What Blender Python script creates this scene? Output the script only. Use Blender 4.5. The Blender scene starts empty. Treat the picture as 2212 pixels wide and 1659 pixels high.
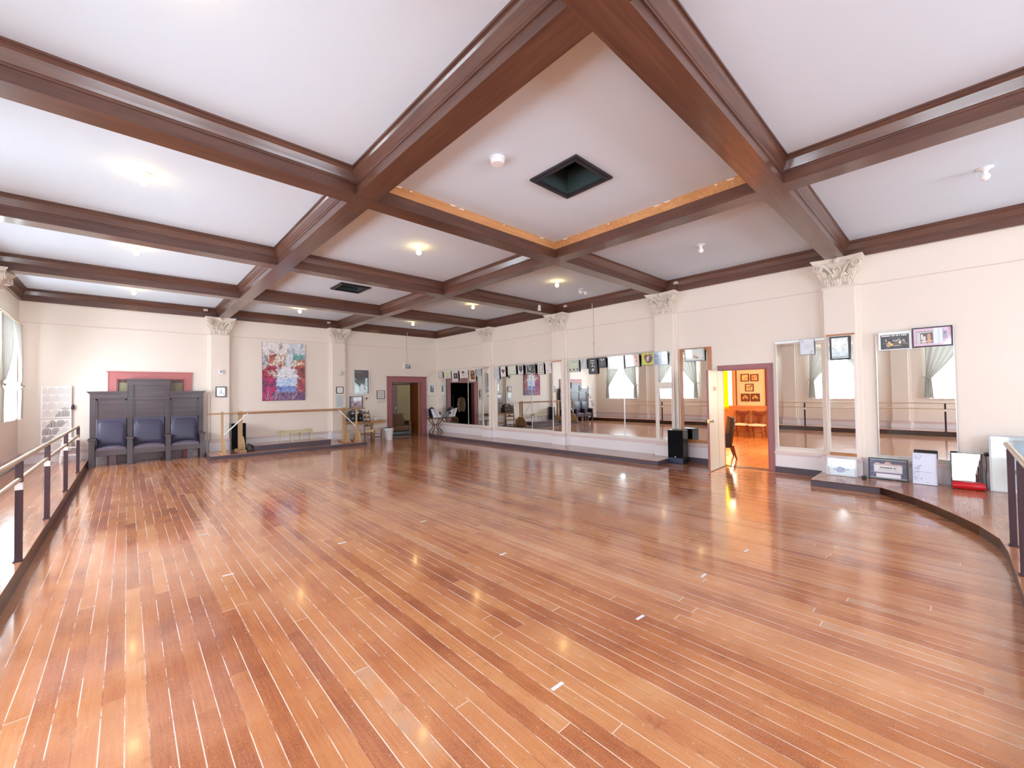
import bpy, math, random
from mathutils import Vector, Matrix, noise
random.seed(7)
sc = bpy.context.scene
COL = sc.collection
PI = math.pi
R = math.radians

# ------------------------------------------------------------------ camera
YAW, PITCH, ROLL = 0.7511, 0.0211, -0.0149
cam_d = bpy.data.cameras.new('camera')
cam = bpy.data.objects.new('camera', cam_d)
COL.objects.link(cam)
fw = Vector((math.sin(YAW) * math.cos(PITCH), math.cos(YAW) * math.cos(PITCH), math.sin(PITCH)))
rt = Vector((math.cos(YAW), -math.sin(YAW), 0))
up = rt.cross(fw)
cx = rt * math.cos(ROLL) + up * math.sin(ROLL)
cy = -rt * math.sin(ROLL) + up * math.cos(ROLL)
m = Matrix((cx, cy, -fw)).transposed().to_4x4()
m.translation = Vector((0, 0, 1.68))
cam.matrix_world = m
cam_d.sensor_width = 36
cam_d.lens = 889.37 / 2212 * 36
cam_d.clip_start = 0.05
cam_d.clip_end = 200
sc.camera = cam

# ------------------------------------------------------------------ view, world
sc.view_settings.view_transform = 'Standard'
sc.view_settings.look = 'None'
sc.view_settings.gamma = 1
sc.view_settings.use_curve_mapping = False
sc.view_settings.exposure = -0.16
sc.cycles.max_bounces = 10
sc.cycles.diffuse_bounces = 6
sc.cycles.glossy_bounces = 6
sc.cycles.transparent_max_bounces = 12
sc.cycles.caustics_reflective = False
sc.cycles.caustics_refractive = False
sc.cycles.sample_clamp_indirect = 8
sc.cycles.use_denoising = True
sc.cycles.use_adaptive_sampling = True
sc.cycles.adaptive_threshold = 0.02
wd = bpy.data.worlds.new('sky')
sc.world = wd
wd.use_nodes = True
wd.node_tree.nodes['Background'].inputs[0].default_value = (0.80, 0.90, 1.0, 1)
wd.node_tree.nodes['Background'].inputs[1].default_value = 3.0

# room planes
W, D, X0, YN = 9.62, 14.99, -1.88, -5.4
HC, HB = 4.32, 4.03
XA, XB = 2.08, 5.62
PY = [11.70, 8.35, 4.85, 1.41, -2.05]
PW, XW = 0.25, 0.24
WIN_Y = [13.10, 9.80, 6.40, 3.08, -0.35]          # windows of the window wall

def area(name, loc, rot, sx, sy, power, col):
    l = bpy.data.lights.new(name, 'AREA')
    l.shape = 'RECTANGLE'; l.size = sx; l.size_y = sy; l.energy = power; l.color = col
    o = bpy.data.objects.new(name, l); COL.objects.link(o)
    o.location = loc; o.rotation_euler = rot
    o['kind'] = 'structure'
    return o
# daylight outside the windows
for i, y in enumerate(WIN_Y):
    area('daylight_window', (X0 - 0.42, y, 2.25), (0, -PI / 2, 0), 2.1, 1.7, (540, 590, 530, 430, 350)[i], (0.80, 0.905, 1.0))
for x in (0.3, 3.9, 7.5):
    area('daylight_window', (x, YN - 0.42, 2.3), (PI / 2, 0, 0), 2.4, 2.4, 345, (0.78, 0.89, 1.0))

# ------------------------------------------------------------------ materials
def srgb(c):
    return tuple(((v / 255) / 12.92 if v / 255 <= 0.04045 else ((v / 255 + 0.055) / 1.055) ** 2.4) for v in c)

class N:
    def __init__(s, name):
        s.m = bpy.data.materials.new(name); s.m.use_nodes = True
        s.t = s.m.node_tree; s.n = s.t.nodes; s.b = s.n['Principled BSDF']; s.out = s.n['Material Output']
    def node(s, kind, **k):
        n = s.n.new(kind)
        for a, v in k.items(): setattr(n, a, v)
        return n
    def link(s, a, b): s.t.links.new(a, b)
    def math(s, op, a, b=None, c=None, clamp=False):
        n = s.n.new('ShaderNodeMath'); n.operation = op; n.use_clamp = clamp
        for i, v in enumerate((a, b, c)):
            if v is None: continue
            if isinstance(v, (int, float)): n.inputs[i].default_value = v
            else: s.link(v, n.inputs[i])
        return n.outputs[0]
    def mix(s, f, a, b, mode='MIX'):
        n = s.n.new('ShaderNodeMix'); n.data_type = 'RGBA'; n.blend_type = mode
        for i, v in ((0, f), (6, a), (7, b)):
            if isinstance(v, (int, float)): n.inputs[i].default_value = v
            elif isinstance(v, tuple): n.inputs[i].default_value = (*v[:3], 1)
            else: s.link(v, n.inputs[i])
        return n.outputs[2]
    def coords(s): return s.node('ShaderNodeTexCoord').outputs['Object']
    def geo(s): return s.node('ShaderNodeNewGeometry').outputs['Position']
    def noise(s, vec, scale, detail=3, rough=.5, scl=None):
        if scl:
            mp = s.node('ShaderNodeMapping'); mp.inputs['Scale'].default_value = scl; s.link(vec, mp.inputs[0]); vec = mp.outputs[0]
        n = s.node('ShaderNodeTexNoise'); n.inputs['Scale'].default_value = scale
        n.inputs['Detail'].default_value = detail; n.inputs['Roughness'].default_value = rough
        s.link(vec, n.inputs['Vector']); return n.outputs['Fac']
    def ramp(s, f, stops):
        n = s.node('ShaderNodeValToRGB'); e = n.color_ramp.elements
        while len(e) < len(stops): e.new(0.5)
        for i, (p, c) in enumerate(stops): e[i].position = p; e[i].color = (*c, 1) if len(c) == 3 else c
        s.link(f, n.inputs[0]); return n.outputs[0]
    def bump(s, h, strength, dist):
        n = s.node('ShaderNodeBump'); n.inputs['Strength'].default_value = strength; n.inputs['Distance'].default_value = dist
        s.link(h, n.inputs['Height']); s.link(n.outputs[0], s.b.inputs['Normal'])
    def base(s, c):
        if isinstance(c, tuple): s.b.inputs['Base Color'].default_value = (*c, 1)
        else: s.link(c, s.b.inputs['Base Color'])

def paint(name, c, rough=.6, var=.05, scale=1.2, spec=.4, bump=0.0):
    k = N(name); c = srgb(c); v = k.noise(k.geo(), scale, 4)
    k.base(k.mix(v, tuple(x * (1 - var) for x in c), tuple(min(1, x * (1 + var)) for x in c)))
    k.b.inputs['Roughness'].default_value = rough
    k.b.inputs['Specular IOR Level'].default_value = spec
    if bump: k.bump(k.noise(k.geo(), 60, 3), bump, .004)
    return k.m

def wood(name, dark, light, rough=.35, axis='X', coat=0.0, scale=3.0, bump=.15, geo=False):
    k = N(name); p = k.geo() if geo else k.coords()
    st = {'X': (.12, 2, 2), 'Y': (2, .12, 2), 'Z': (2, 2, .12)}[axis]
    a = k.noise(p, scale * 4, 6, .65, st); b = k.noise(p, scale * .5, 3, .5, tuple(x * .8 for x in st))
    f = k.math('ADD', k.math('MULTIPLY', a, .65), k.math('MULTIPLY', b, .4))
    k.base(k.ramp(f, [(.30, srgb(dark)), (.55, tuple((u + v) / 2 for u, v in zip(srgb(dark), srgb(light)))), (.75, srgb(light))]))
    k.b.inputs['Roughness'].default_value = rough
    k.b.inputs['Coat Weight'].default_value = coat; k.b.inputs['Coat Roughness'].default_value = .12
    k.bump(a, bump, .003)
    return k.m

def flat(name, c, rough=.5, metal=0.0, spec=.5, emit=0, ecol=None):
    k = N(name); k.base(srgb(c)); k.b.inputs['Roughness'].default_value = rough
    k.b.inputs['Metallic'].default_value = metal; k.b.inputs['Specular IOR Level'].default_value = spec
    if emit:
        k.b.inputs['Emission Color'].default_value = (*(ecol or srgb(c)), 1); k.b.inputs['Emission Strength'].default_value = emit
    return k.m

def planks(name, tones, wd_=0.092, length=2.6, gaps=1.0, rough=.15, along='Y', wear=1.0, gapcol=(246, 230, 218)):
    k = N(name); p = k.geo()
    sx = k.node('ShaderNodeSeparateXYZ'); k.link(p, sx.inputs[0])
    a, l = (sx.outputs[0], sx.outputs[1]) if along == 'Y' else (sx.outputs[1], sx.outputs[0])
    u = k.math('DIVIDE', k.math('ADD', a, 30.0), wd_)
    row = k.math('FLOOR', u); fu = k.math('FRACT', u)
    w1 = k.node('ShaderNodeTexWhiteNoise', noise_dimensions='1D'); k.link(row, w1.inputs['W'])
    v = k.math('DIVIDE', k.math('ADD', k.math('ADD', l, 40.0), k.math('MULTIPLY', w1.outputs[0], 9.0)), length)
    seg = k.math('FLOOR', v); fv = k.math('FRACT', v)
    cv = k.node('ShaderNodeCombineXYZ'); k.link(row, cv.inputs[0]); k.link(seg, cv.inputs[1])
    w2 = k.node('ShaderNodeTexWhiteNoise', noise_dimensions='2D'); k.link(cv.outputs[0], w2.inputs['Vector'])
    rnd = w2.outputs['Value']
    sh = k.node('ShaderNodeCombineXYZ')     # grain coordinates, shifted for each plank
    k.link(k.math('MULTIPLY', a, 70.0), sh.inputs[0]); k.link(k.math('ADD', k.math('MULTIPLY', l, 3.0), k.math('MULTIPLY', rnd, 50.0)), sh.inputs[1]); k.link(rnd, sh.inputs[2])
    grain = k.noise(sh.outputs[0], 1.0, 6, .65)
    big = k.noise(p, .55, 3, .5)
    mid = k.noise(p, 2.2, 4, .6)
    f = k.math('ADD', k.math('ADD', k.math('MULTIPLY', rnd, .42), k.math('MULTIPLY', grain, .50)), k.math('ADD', k.math('MULTIPLY', big, .5), k.math('MULTIPLY', mid, .55)))
    f = k.math('SUBTRACT', f, .44)
    c = k.ramp(f, [(i / (len(tones) - 1) * .9 + .05, srgb(t)) for i, t in enumerate(tones)])
    # worn, hazy varnish patches and pale specks
    patch = k.math('MULTIPLY', k.math('GREATER_THAN', rnd, .935), k.math('MULTIPLY', k.math('SUBTRACT', k.noise(p, 2.5, 5, .7), .44, clamp=True), 6.0, clamp=True))
    c = k.mix(k.math('MULTIPLY', patch, .42 * wear), c, srgb((196, 168, 150)))
    sp = k.math('GREATER_THAN', k.noise(p, 44, 3, .75, (1, .6, 1)), .672)
    spm = k.math('MULTIPLY', sp, k.math('GREATER_THAN', k.noise(p, 1.3, 3), .47))
    c = k.mix(k.math('MULTIPLY', spm, .55 * wear), c, srgb((240, 215, 195)))
    fine = k.noise(p, 120, 2, .7)
    c = k.mix(k.math('MULTIPLY', k.math('SUBTRACT', fine, .45, clamp=True), 1.1 * wear, clamp=True), c, srgb((232, 180, 140)))
    stn = k.math('MULTIPLY', k.math('SUBTRACT', k.noise(p, 6, 6, .75), .57, clamp=True), 2.4 * wear, clamp=True)
    c = k.mix(stn, c, srgb((96, 44, 22)))
    # pale filler lines between planks
    lw = k.node('ShaderNodeCombineXYZ'); k.link(k.math('MULTIPLY', row, 3.7), lw.inputs[0]); k.link(k.math('MULTIPLY', l, 1.4), lw.inputs[1])
    ln = k.noise(lw.outputs[0], 1.0, 5, .7)
    e = k.math('LESS_THAN', fu, k.math('ADD', k.math('MULTIPLY', ln, .075), .012))
    on = k.math('MULTIPLY', k.math('SUBTRACT', ln, .40, clamp=True), 9.0, clamp=True)
    endl = k.math('LESS_THAN', fv, .0018)
    on2 = k.math('GREATER_THAN', rnd, .62)
    line = k.math('MAXIMUM', k.math('MULTIPLY', e, on), k.math('MULTIPLY', endl, on2))
    c = k.mix(k.math('MULTIPLY', line, .80 * gaps), c, srgb(gapcol))
    thin = k.math('MULTIPLY', e, k.math('SUBTRACT', 1.0, on))
    c = k.mix(k.math('MULTIPLY', thin, .5), c, srgb((110, 58, 40)))
    k.base(c)
    rr = k.math('ADD', k.math('MULTIPLY', k.noise(p, 3.0, 4), .12), rough - .06)
    rr = k.math('ADD', rr, k.math('MULTIPLY', line, .2))
    k.link(rr, k.b.inputs['Roughness'])
    k.b.inputs['Specular IOR Level'].default_value = .4
    k.b.inputs['Coat Weight'].default_value = .5; k.b.inputs['Coat Roughness'].default_value = .085; k.b.inputs['Coat IOR'].default_value = 1.5
    cup = k.math('POWER', k.math('SUBTRACT', fu, .5), 2.0)
    h = k.math('ADD', k.math('MULTIPLY', cup, -.8), k.math('ADD', k.math('MULTIPLY', rnd, .3), k.math('MULTIPLY', k.noise(p, 9, 3), .5)))
    k.bump(h, .22, .0022)
    return k.m

M = {}
M['floor'] = planks('varnished_plank_floor', [(122, 58, 42), (162, 90, 58), (192, 118, 74), (210, 140, 90), (226, 168, 120)])
M['deck'] = planks('platform_boards', [(132, 78, 56), (168, 108, 78), (190, 130, 96), (206, 150, 116)], gaps=.25, wear=.4, rough=.18, gapcol=(120, 80, 60))
M['deckx'] = planks('platform_boards_cross', [(132, 78, 56), (168, 108, 78), (190, 130, 96), (206, 150, 116)], gaps=.2, wear=.4, rough=.2, along='X', gapcol=(120, 80, 60))
M['floor2'] = planks('lounge_floor', [(190, 110, 50), (215, 140, 75), (232, 160, 92)], gaps=.1, wear=.1, rough=.25, along='X')
M['wall'] = paint('cream_plaster', (240, 229, 217), .55, .025, .8, bump=.05)
M['low'] = paint('white_dado', (240, 234, 236), .5, .03, 1.5)
M['band'] = paint('pink_rail_paint', (226, 206, 202), .45, .03)
M['ceil'] = paint('white_ceiling_paint', (218, 231, 245), .8, .02, .5)
M['cap'] = paint('cream_plaster_ornament', (228, 218, 206), .6, .06, 6, bump=.1)
M['beam'] = wood('dark_beam_x', (66, 36, 28), (120, 80, 64), .30, 'X', .45, geo=True)
M['beamy'] = wood('dark_beam_y', (66, 36, 28), (120, 80, 64), .30, 'Y', .45, geo=True)
M['raw'] = wood('bare_wood', (170, 104, 56), (222, 168, 112), .6, 'X', geo=True)
M['flake'] = flat('paint_flake', (245, 240, 235), .7)
M['fascia'] = paint('grey_painted_fascia', (84, 72, 80), .5, .15, 3)
M['fasciab'] = wood('dark_brown_fascia', (38, 18, 12), (78, 40, 26), .35, 'X', .2, geo=True)
M['darkpost'] = paint('dark_plum_paint', (66, 44, 52), .4, .1, 4)
M['rail'] = wood('pale_wood_rail', (196, 172, 144), (232, 214, 190), .4, 'X', .1)
M['tag'] = flat('white_tape', (240, 240, 242), .6)
M['mirror'] = flat('mirror_glass', (236, 240, 238), .0, 1.0)
M['silver'] = flat('mirror_edge', (205, 206, 205), .3, .6)
M['whitewood'] = flat('white_trim_paint', (238, 232, 230), .45)
M['orangewood'] = wood('orange_varnished_wood', (172, 104, 56), (206, 136, 84), .4, 'Z', .1)
M['mauve'] = paint('mauve_door_paint', (160, 100, 102), .42, .05, 3)
M['rose'] = paint('rose_door_paint', (190, 114, 112), .45, .05, 3)
M['leaf'] = paint('greenish_white_door_paint', (196, 200, 186), .35, .04, 5)
M['throne'] = wood('dusty_dark_oak', (42, 30, 33), (92, 72, 76), .42, 'X', .1, scale=2)
M['thronez'] = wood('dusty_dark_oak_upright', (40, 30, 34), (80, 64, 68), .42, 'Z', .1, scale=2)
M['leather'] = paint('navy_leather', (62, 57, 78), .38, .12, 5)
M['seatl'] = paint('grey_violet_leather', (106, 94, 108), .36, .12, 5)
M['lightwood'] = wood('light_pine', (164, 130, 90), (204, 172, 130), .45, 'Z', .05)
M['lightwoodx'] = wood('light_pine_rail', (164, 120, 90), (200, 160, 122), .45, 'X', .05)
M['gold'] = wood('gilded_wood', (186, 174, 128), (220, 212, 172), .4, 'X')
M['chairwood'] = wood('brown_chair_wood', (84, 52, 30), (134, 92, 56), .4, 'Z', .1)
M['deskwood'] = wood('honey_desk_wood', (170, 122, 70), (206, 160, 104), .4, 'X', .1)
M['rush'] = paint('woven_rush', (216, 192, 142), .8, .15, 30)
M['black'] = flat('black_plastic', (18, 18, 22), .35)
M['blackc'] = flat('black_speaker_cloth', (10, 10, 14), .9, 0, .2)
M['blue'] = flat('dark_blue_plinth', (28, 34, 66), .4)
M['white'] = flat('white_plastic', (238, 238, 240), .4)
M['wplaster'] = flat('white_card', (244, 242, 238), .7)
M['red'] = flat('red_vinyl', (205, 22, 38), .3)
M['steel'] = flat('grey_metal', (150, 150, 155), .3, .8)
M['brass'] = flat('brass', (200, 170, 100), .3, .9)
M['ventd'] = flat('black_vent_frame', (44, 40, 46), .4)
M['ventg'] = flat('grey_duct_metal', (84, 100, 100), .35, .5)
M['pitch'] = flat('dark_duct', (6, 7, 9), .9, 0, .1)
M['bulb'] = flat('lit_bulb', (255, 235, 190), .3, 0, .5, 42, (1.0, .68, .24))
M['bulboff'] = flat('unlit_bulb', (250, 250, 250), .15)
M['olive'] = paint('olive_panel', (150, 138, 108), .5, .1, 3)
M['screenw'] = paint('white_screen', (244, 238, 234), .55, .03)
M['hole'] = flat('dark_openwork', (70, 60, 66), .9, 0, .1)
M['orangewall'] = paint('orange_lounge_wall', (246, 206, 168), .6, .04)
M['orangedado'] = paint('orange_brown_dado', (196, 134, 84), .5, .06)
M['cherry'] = wood('cherry_chair_wood', (86, 30, 14), (140, 60, 28), .35, 'Z', .2)
M['cream'] = flat('cream_upholstery', (236, 224, 200), .7)
M['brownl'] = paint('dark_brown_leather', (52, 34, 26), .45, .15, 8)
M['patterned'] = paint('patterned_brown_upholstery', (124, 92, 66), .8, .5, 14)
M['roomdark'] = paint('dim_back_room_wall', (142, 132, 104), .8, .08)
M['doorwood'] = wood('orange_brown_door_wood', (116, 62, 26), (150, 88, 42), .4, 'Z', .1)
M['darkred'] = wood('dark_red_door_wood', (70, 22, 16), (104, 40, 26), .4, 'Z', .1)
M['shirt'] = flat('white_cloth', (230, 226, 220), .9)
M['bag'] = flat('white_bag', (240, 238, 242), .6)
M['maroon'] = flat('maroon_print', (110, 40, 54), .7)
M['conduit'] = flat('painted_conduit', (214, 190, 182), .5)
M['conduitb'] = flat('brown_conduit', (96, 60, 52), .5)
M['greenexit'] = flat('black_green_sign_face', (22, 40, 34), .5)
M['letter'] = flat('white_letter', (248, 248, 248), .5, 0, .5, .4)
M['wireb'] = flat('black_wire', (22, 20, 22), .4)

def curtain_mat(name, c, transp, tl=.5):
    k = N(name); k.n.remove(k.b)
    d = k.node('ShaderNodeBsdfDiffuse'); t = k.node('ShaderNodeBsdfTranslucent'); p = k.node('ShaderNodeBsdfTransparent')
    d.inputs[0].default_value = (*srgb(c), 1); t.inputs[0].default_value = (*srgb(c), 1)
    a = k.node('ShaderNodeMixShader'); a.inputs[0].default_value = tl
    k.link(d.outputs[0], a.inputs[1]); k.link(t.outputs[0], a.inputs[2])
    b = k.node('ShaderNodeMixShader'); b.inputs[0].default_value = transp
    k.link(a.outputs[0], b.inputs[1]); k.link(p.outputs[0], b.inputs[2])
    k.link(b.outputs[0], k.out.inputs[0]); return k.m
M['sheer'] = curtain_mat('white_sheer', (248, 250, 252), .45)
M['drape'] = curtain_mat('grey_white_drape', (206, 206, 198), .0, .05)
M['yellow'] = curtain_mat('yellow_curtain', (255, 214, 0), .0, .6)

k = N('printed_picture')
at_ = k.node('ShaderNodeAttribute', attribute_name='Col'); k.link(at_.outputs['Color'], k.b.inputs['Base Color'])
k.b.inputs['Roughness'].default_value = .35; k.b.inputs['Coat Weight'].default_value = .8; k.b.inputs['Coat Roughness'].default_value = .03
M['print'] = k.m
k = N('painted_canvas')
at_ = k.node('ShaderNodeAttribute', attribute_name='Col'); k.link(at_.outputs['Color'], k.b.inputs['Base Color'])
k.b.inputs['Roughness'].default_value = .6; k.bump(k.noise(k.coords(), 90, 3), .3, .004)
M['canvas'] = k.m

# ------------------------------------------------------------------ mesh helper
class MB:
    def __init__(s): s.v = []; s.f = []; s.mi = []; s.cur = 0; s.col = []; s.cc = None
    def add(s, vs, fs):
        o = len(s.v); s.v += [tuple(p) for p in vs]
        for f in fs: s.f.append(tuple(i + o for i in f)); s.mi.append(s.cur); s.col.append(s.cc)
        return s
    def box(s, x0, y0, z0, x1, y1, z1):
        x0, x1 = min(x0, x1), max(x0, x1); y0, y1 = min(y0, y1), max(y0, y1); z0, z1 = min(z0, z1), max(z0, z1)
        return s.add([(x0, y0, z0), (x1, y0, z0), (x1, y1, z0), (x0, y1, z0), (x0, y0, z1), (x1, y0, z1), (x1, y1, z1), (x0, y1, z1)],
                     [(3, 2, 1, 0), (4, 5, 6, 7), (0, 1, 5, 4), (1, 2, 6, 5), (2, 3, 7, 6), (3, 0, 4, 7)])
    def hexa(s, lo, hi):   # lower and upper quads (4 points each)
        return s.add(list(lo) + list(hi), [(3, 2, 1, 0), (4, 5, 6, 7), (0, 1, 5, 4), (1, 2, 6, 5), (2, 3, 7, 6), (3, 0, 4, 7)])
    def prism(s, poly, a, b, axis='Z'):   # polygon extruded along an axis
        def P(u, v, w): return {'Z': (u, v, w), 'Y': (u, w, v), 'X': (w, u, v)}[axis]
        n = len(poly); vs = [P(u, v, a) for u, v in poly] + [P(u, v, b) for u, v in poly]
        fs = [tuple(range(n))[::-1], tuple(range(n, 2 * n))] + [(i, (i + 1) % n, n + (i + 1) % n, n + i) for i in range(n)]
        if axis == 'Y': fs = [f[::-1] for f in fs]
        return s.add(vs, fs)
    def tube(s, pts, r, n=10, cap=True):
        pts = [Vector(p) for p in pts]; rs = r if isinstance(r, (list, tuple)) else [r] * len(pts)
        vs = []; prev = None
        for i, p in enumerate(pts):
            t = (pts[min(i + 1, len(pts) - 1)] - pts[max(i - 1, 0)]).normalized()
            if prev is None:
                a = Vector((0, 0, 1)) if abs(t.z) < .9 else Vector((1, 0, 0)); q = t.cross(a).normalized()
            else:
                q = (prev - t * prev.dot(t)).normalized()
            prev = q; w = t.cross(q)
            for j in range(n):
                an = 2 * PI * j / n; vs.append(p + (q * math.cos(an) + w * math.sin(an)) * rs[i])
        fs = [(i * n + j, i * n + (j + 1) % n, (i + 1) * n + (j + 1) % n, (i + 1) * n + j) for i in range(len(pts) - 1) for j in range(n)]
        if cap: fs += [tuple(range(n))[::-1], tuple((len(pts) - 1) * n + j for j in range(n))]
        return s.add(vs, fs)
    def lathe(s, prof, n=20, c=(0, 0, 0), axis='Z'):
        vs = []
        for r_, h in prof:
            for j in range(n):
                a = 2 * PI * j / n; u, v = r_ * math.cos(a), r_ * math.sin(a)
                q = {'Z': (u, v, h), 'Y': (u, h, v), 'X': (h, u, v)}[axis]
                vs.append((c[0] + q[0], c[1] + q[1], c[2] + q[2]))
        L = len(prof)
        fs = [(i * n + j, i * n + (j + 1) % n, (i + 1) * n + (j + 1) % n, (i + 1) * n + j) for i in range(L - 1) for j in range(n)]
        fs += [tuple(range(n))[::-1], tuple((L - 1) * n + j for j in range(n))]
        return s.add(vs, fs)
    def grid(s, fn, nu, nv):
        vs = [fn(i / nu, j / nv) for j in range(nv + 1) for i in range(nu + 1)]
        return s.add(vs, [(j * (nu + 1) + i, j * (nu + 1) + i + 1, (j + 1) * (nu + 1) + i + 1, (j + 1) * (nu + 1) + i) for j in range(nv) for i in range(nu)])
    def build(s, name, mats, parent=None, loc=None, smooth=None, bevel=0, rot=None, solid=0, subs=0):
        me = bpy.data.meshes.new(name); me.from_pydata(s.v, [], s.f)
        mats = mats if isinstance(mats, (list, tuple)) else [mats]
        for q in mats: me.materials.append(q)
        if any(s.mi): me.polygons.foreach_set('material_index', s.mi)
        if any(c is not None for c in s.col):
            at = me.color_attributes.new('Col', 'FLOAT_COLOR', 'CORNER'); d = []
            for p, c in zip(me.polygons, s.col):
                c = c or (.5, .5, .5)
                for _ in range(p.loop_total): d += [c[0], c[1], c[2], 1]
            at.data.foreach_set('color', d)
        if smooth:
            me.shade_smooth(); me.set_sharp_from_angle(angle=R(smooth))
        o = bpy.data.objects.new(name, me); COL.objects.link(o)
        if parent: o.parent = parent
        if loc: o.location = loc
        if rot: o.rotation_euler = rot
        if solid:
            q = o.modifiers.new('solid', 'SOLIDIFY'); q.thickness = solid; q.offset = 0
        if bevel:
            q = o.modifiers.new('bevel', 'BEVEL'); q.width = bevel; q.segments = 2; q.limit_method = 'ANGLE'
        if subs:
            q = o.modifiers.new('subs', 'SUBSURF'); q.levels = subs; q.render_levels = subs
        return o

def tag(o, label=None, cat=None, group=None, kind=None):
    if label: o['label'] = label
    if cat: o['category'] = cat
    if group: o['group'] = group
    if kind: o['kind'] = kind
    return o
def thing(name, label, cat, loc=(0, 0, 0), rz=0, group=None, tilt=0, kind=None):
    o = bpy.data.objects.new(name, None); COL.objects.link(o); o.empty_display_size = .1
    o.location = loc; o.rotation_euler = (tilt, 0, rz)
    return tag(o, label, cat, group, kind)
def dup(root, loc, rz=0, label=None, group=None, tilt=None):
    r = root.copy(); COL.objects.link(r); r.location = loc; r.rotation_euler = (root.rotation_euler[0] if tilt is None else tilt, 0, rz)
    if label: r['label'] = label
    if group: r['group'] = group
    for ch in list(root.children):
        c = ch.copy(); COL.objects.link(c); c.parent = r
        for g in list(ch.children):
            d = g.copy(); COL.objects.link(d); d.parent = c
    return r
def struct(o): o['kind'] = 'structure'; return o
RZ = {'R': -PI / 2, 'B': 0.0, 'L': PI / 2, 'N': PI}       # local -Y faces into the room
def wallpt(w, u, z, off=0):   # point on a wall: u is y (R, L) or x (B, N); off = distance into the room
    return {'R': (W - off, u, z), 'L': (X0 + off, u, z), 'B': (u, D - off, z), 'N': (u, YN + off, z)}[w]

# ------------------------------------------------------------------ room shell
def wall_with_holes(name, axis, c0, c1, u0, u1, z1, holes, mat):
    """slab between c0..c1 on the normal axis, u0..u1 along, with rectangular holes (ua, ub, za, zb)."""
    b = MB(); holes = sorted(holes); u = u0
    def bx(ua, ub, za, zb):
        if ub - ua < 1e-4 or zb - za < 1e-4: return
        b.box(c0, ua, za, c1, ub, zb) if axis == 'x' else b.box(ua, c0, za, ub, c1, zb)
    for (ha, hb, za, zb) in holes:
        bx(u, ha, 0, z1); bx(ha, hb, 0, za); bx(ha, hb, zb, z1); u = hb
    bx(u, u1, 0, z1)
    return struct(b.build(name, mat))
WH = [(y - .85, y + .85, 1.28, 3.28) for y in WIN_Y]
struct(MB().box(X0 - .3, YN - .3, -.2, W, D, 0).build('floor', M['floor']))
VENTS = [(3.99, 3.15, .35), (4.0, 10.04, .35)]
b = MB()   # ceiling with the two duct openings
xs = [X0 - .3, 3.69, 4.29, W + .2]
ys = [YN - .3, 2.85, 3.45, 9.74, 10.34, D + .2]
for i in range(3):
    for j in range(5):
        if i == 1 and j in (1, 3): continue
        b.box(xs[i], ys[j], HC, xs[i + 1], ys[j + 1], HC + .12)
struct(b.build('ceiling', M['ceil']))
wall_with_holes('wall_left', 'x', X0 - .3, X0, YN - .3, D + .2, HC + .1, WH, M['wall'])
wall_with_holes('wall_right', 'x', W, W + .2, YN - .3, D + .2, HC + .1, [(2.60, 3.555, 0, 2.11)], M['wall'])
wall_with_holes('wall_back', 'y', D, D + .2, X0, W, HC + .1, [(-.21, 1.18, 0, 2.20), (7.55, 8.89, 0, 2.17)], M['wall'])
wall_with_holes('wall_near', 'y', YN - .3, YN, X0, W, HC + .1, [(x - 1.1, x + 1.1, 1.1, 3.4) for x in (.3, 3.9, 7.5)], M['wall'])

# low white dado, pink band rail and picture line, wall by wall
def run(w, u0, u1, za, zb, off, mat, name):
    p, q = wallpt(w, u0, za, 0), wallpt(w, u1, zb, off)
    return MB().box(*p, *q).build(name, mat)
tn = [0]
def trim(w, segs, parts, label):
    b = MB(); mats = []
    for za, zb, off, mt in parts:
        if mt not in mats: mats.append(mt)
        b.cur = mats.index(mt)
        for u0, u1 in segs: b.box(*wallpt(w, u0, za, -.002), *wallpt(w, u1, zb, off))
    tn[0] += 1
    o = struct(b.build('trim_%d' % tn[0], [M[q] for q in mats])); o['label'] = label; return o
low = [(0, .355, .012, 'low'), (.355, .43, .03, 'band'), (.385, .40, .04, 'band'), (3.515, 3.53, .014, 'band')]
trim('R', [(YN, 2.505), (3.65, D)], low[:3], 'pink band rail and white dado on the mirror wall')
trim('B', [(X0, -.40), (1.39, 7.36), (9.14, W)], low[:3], 'pink band rail and white dado on the end wall')
trim('L', [(YN, D)], low[:3], 'pink band rail and white dado on the window wall')
trim('R', [(YN, D)], low[3:], 'thin picture line high on the mirror wall')
trim('B', [(X0, W)], low[3:], 'thin picture line high on the end wall')
trim('L', [(YN, D)], low[3:], 'thin picture line high on the window wall')
tag(struct(run('R', 1.74, 2.505, 0, .115, .03, M['fascia'], 'baseboard_right')))
tag(struct(run('R', 3.65, 4.55, 0, .115, .03, M['fascia'], 'baseboard_right_2')))

# ------------------------------------------------------------------ ceiling beams with crown mouldings
PROF = [(0, .17), (.012, .17), (.012, .15), (.02, .145), (.03, .12), (.055, .06), (.07, .045), (.07, .02), (.085, .02), (.085, 0), (0, 0)]  # (out from face, below ceiling)
def mould(b, p0, p1, inn, e0=1, e1=1):
    """crown moulding along p0->p1, growing towards inn, mitred at both ends."""
    p0, p1, inn = Vector(p0), Vector(p1), Vector(inn); t = (p1 - p0).normalized(); n = len(PROF)
    vs = [p0 + t * d * e0 + inn * d - Vector((0, 0, h)) for d, h in PROF] + [p1 - t * d * e1 + inn * d - Vector((0, 0, h)) for d, h in PROF]
    fl = t.cross(inn).z > 0
    fs = [(i, (i + 1) % n, n + (i + 1) % n, n + i) for i in range(n)]
    fs += [tuple(range(n))[::-1], tuple(range(n, 2 * n))]
    if fl: fs = [f[::-1] for f in fs]
    b.add(vs, fs)
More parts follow.
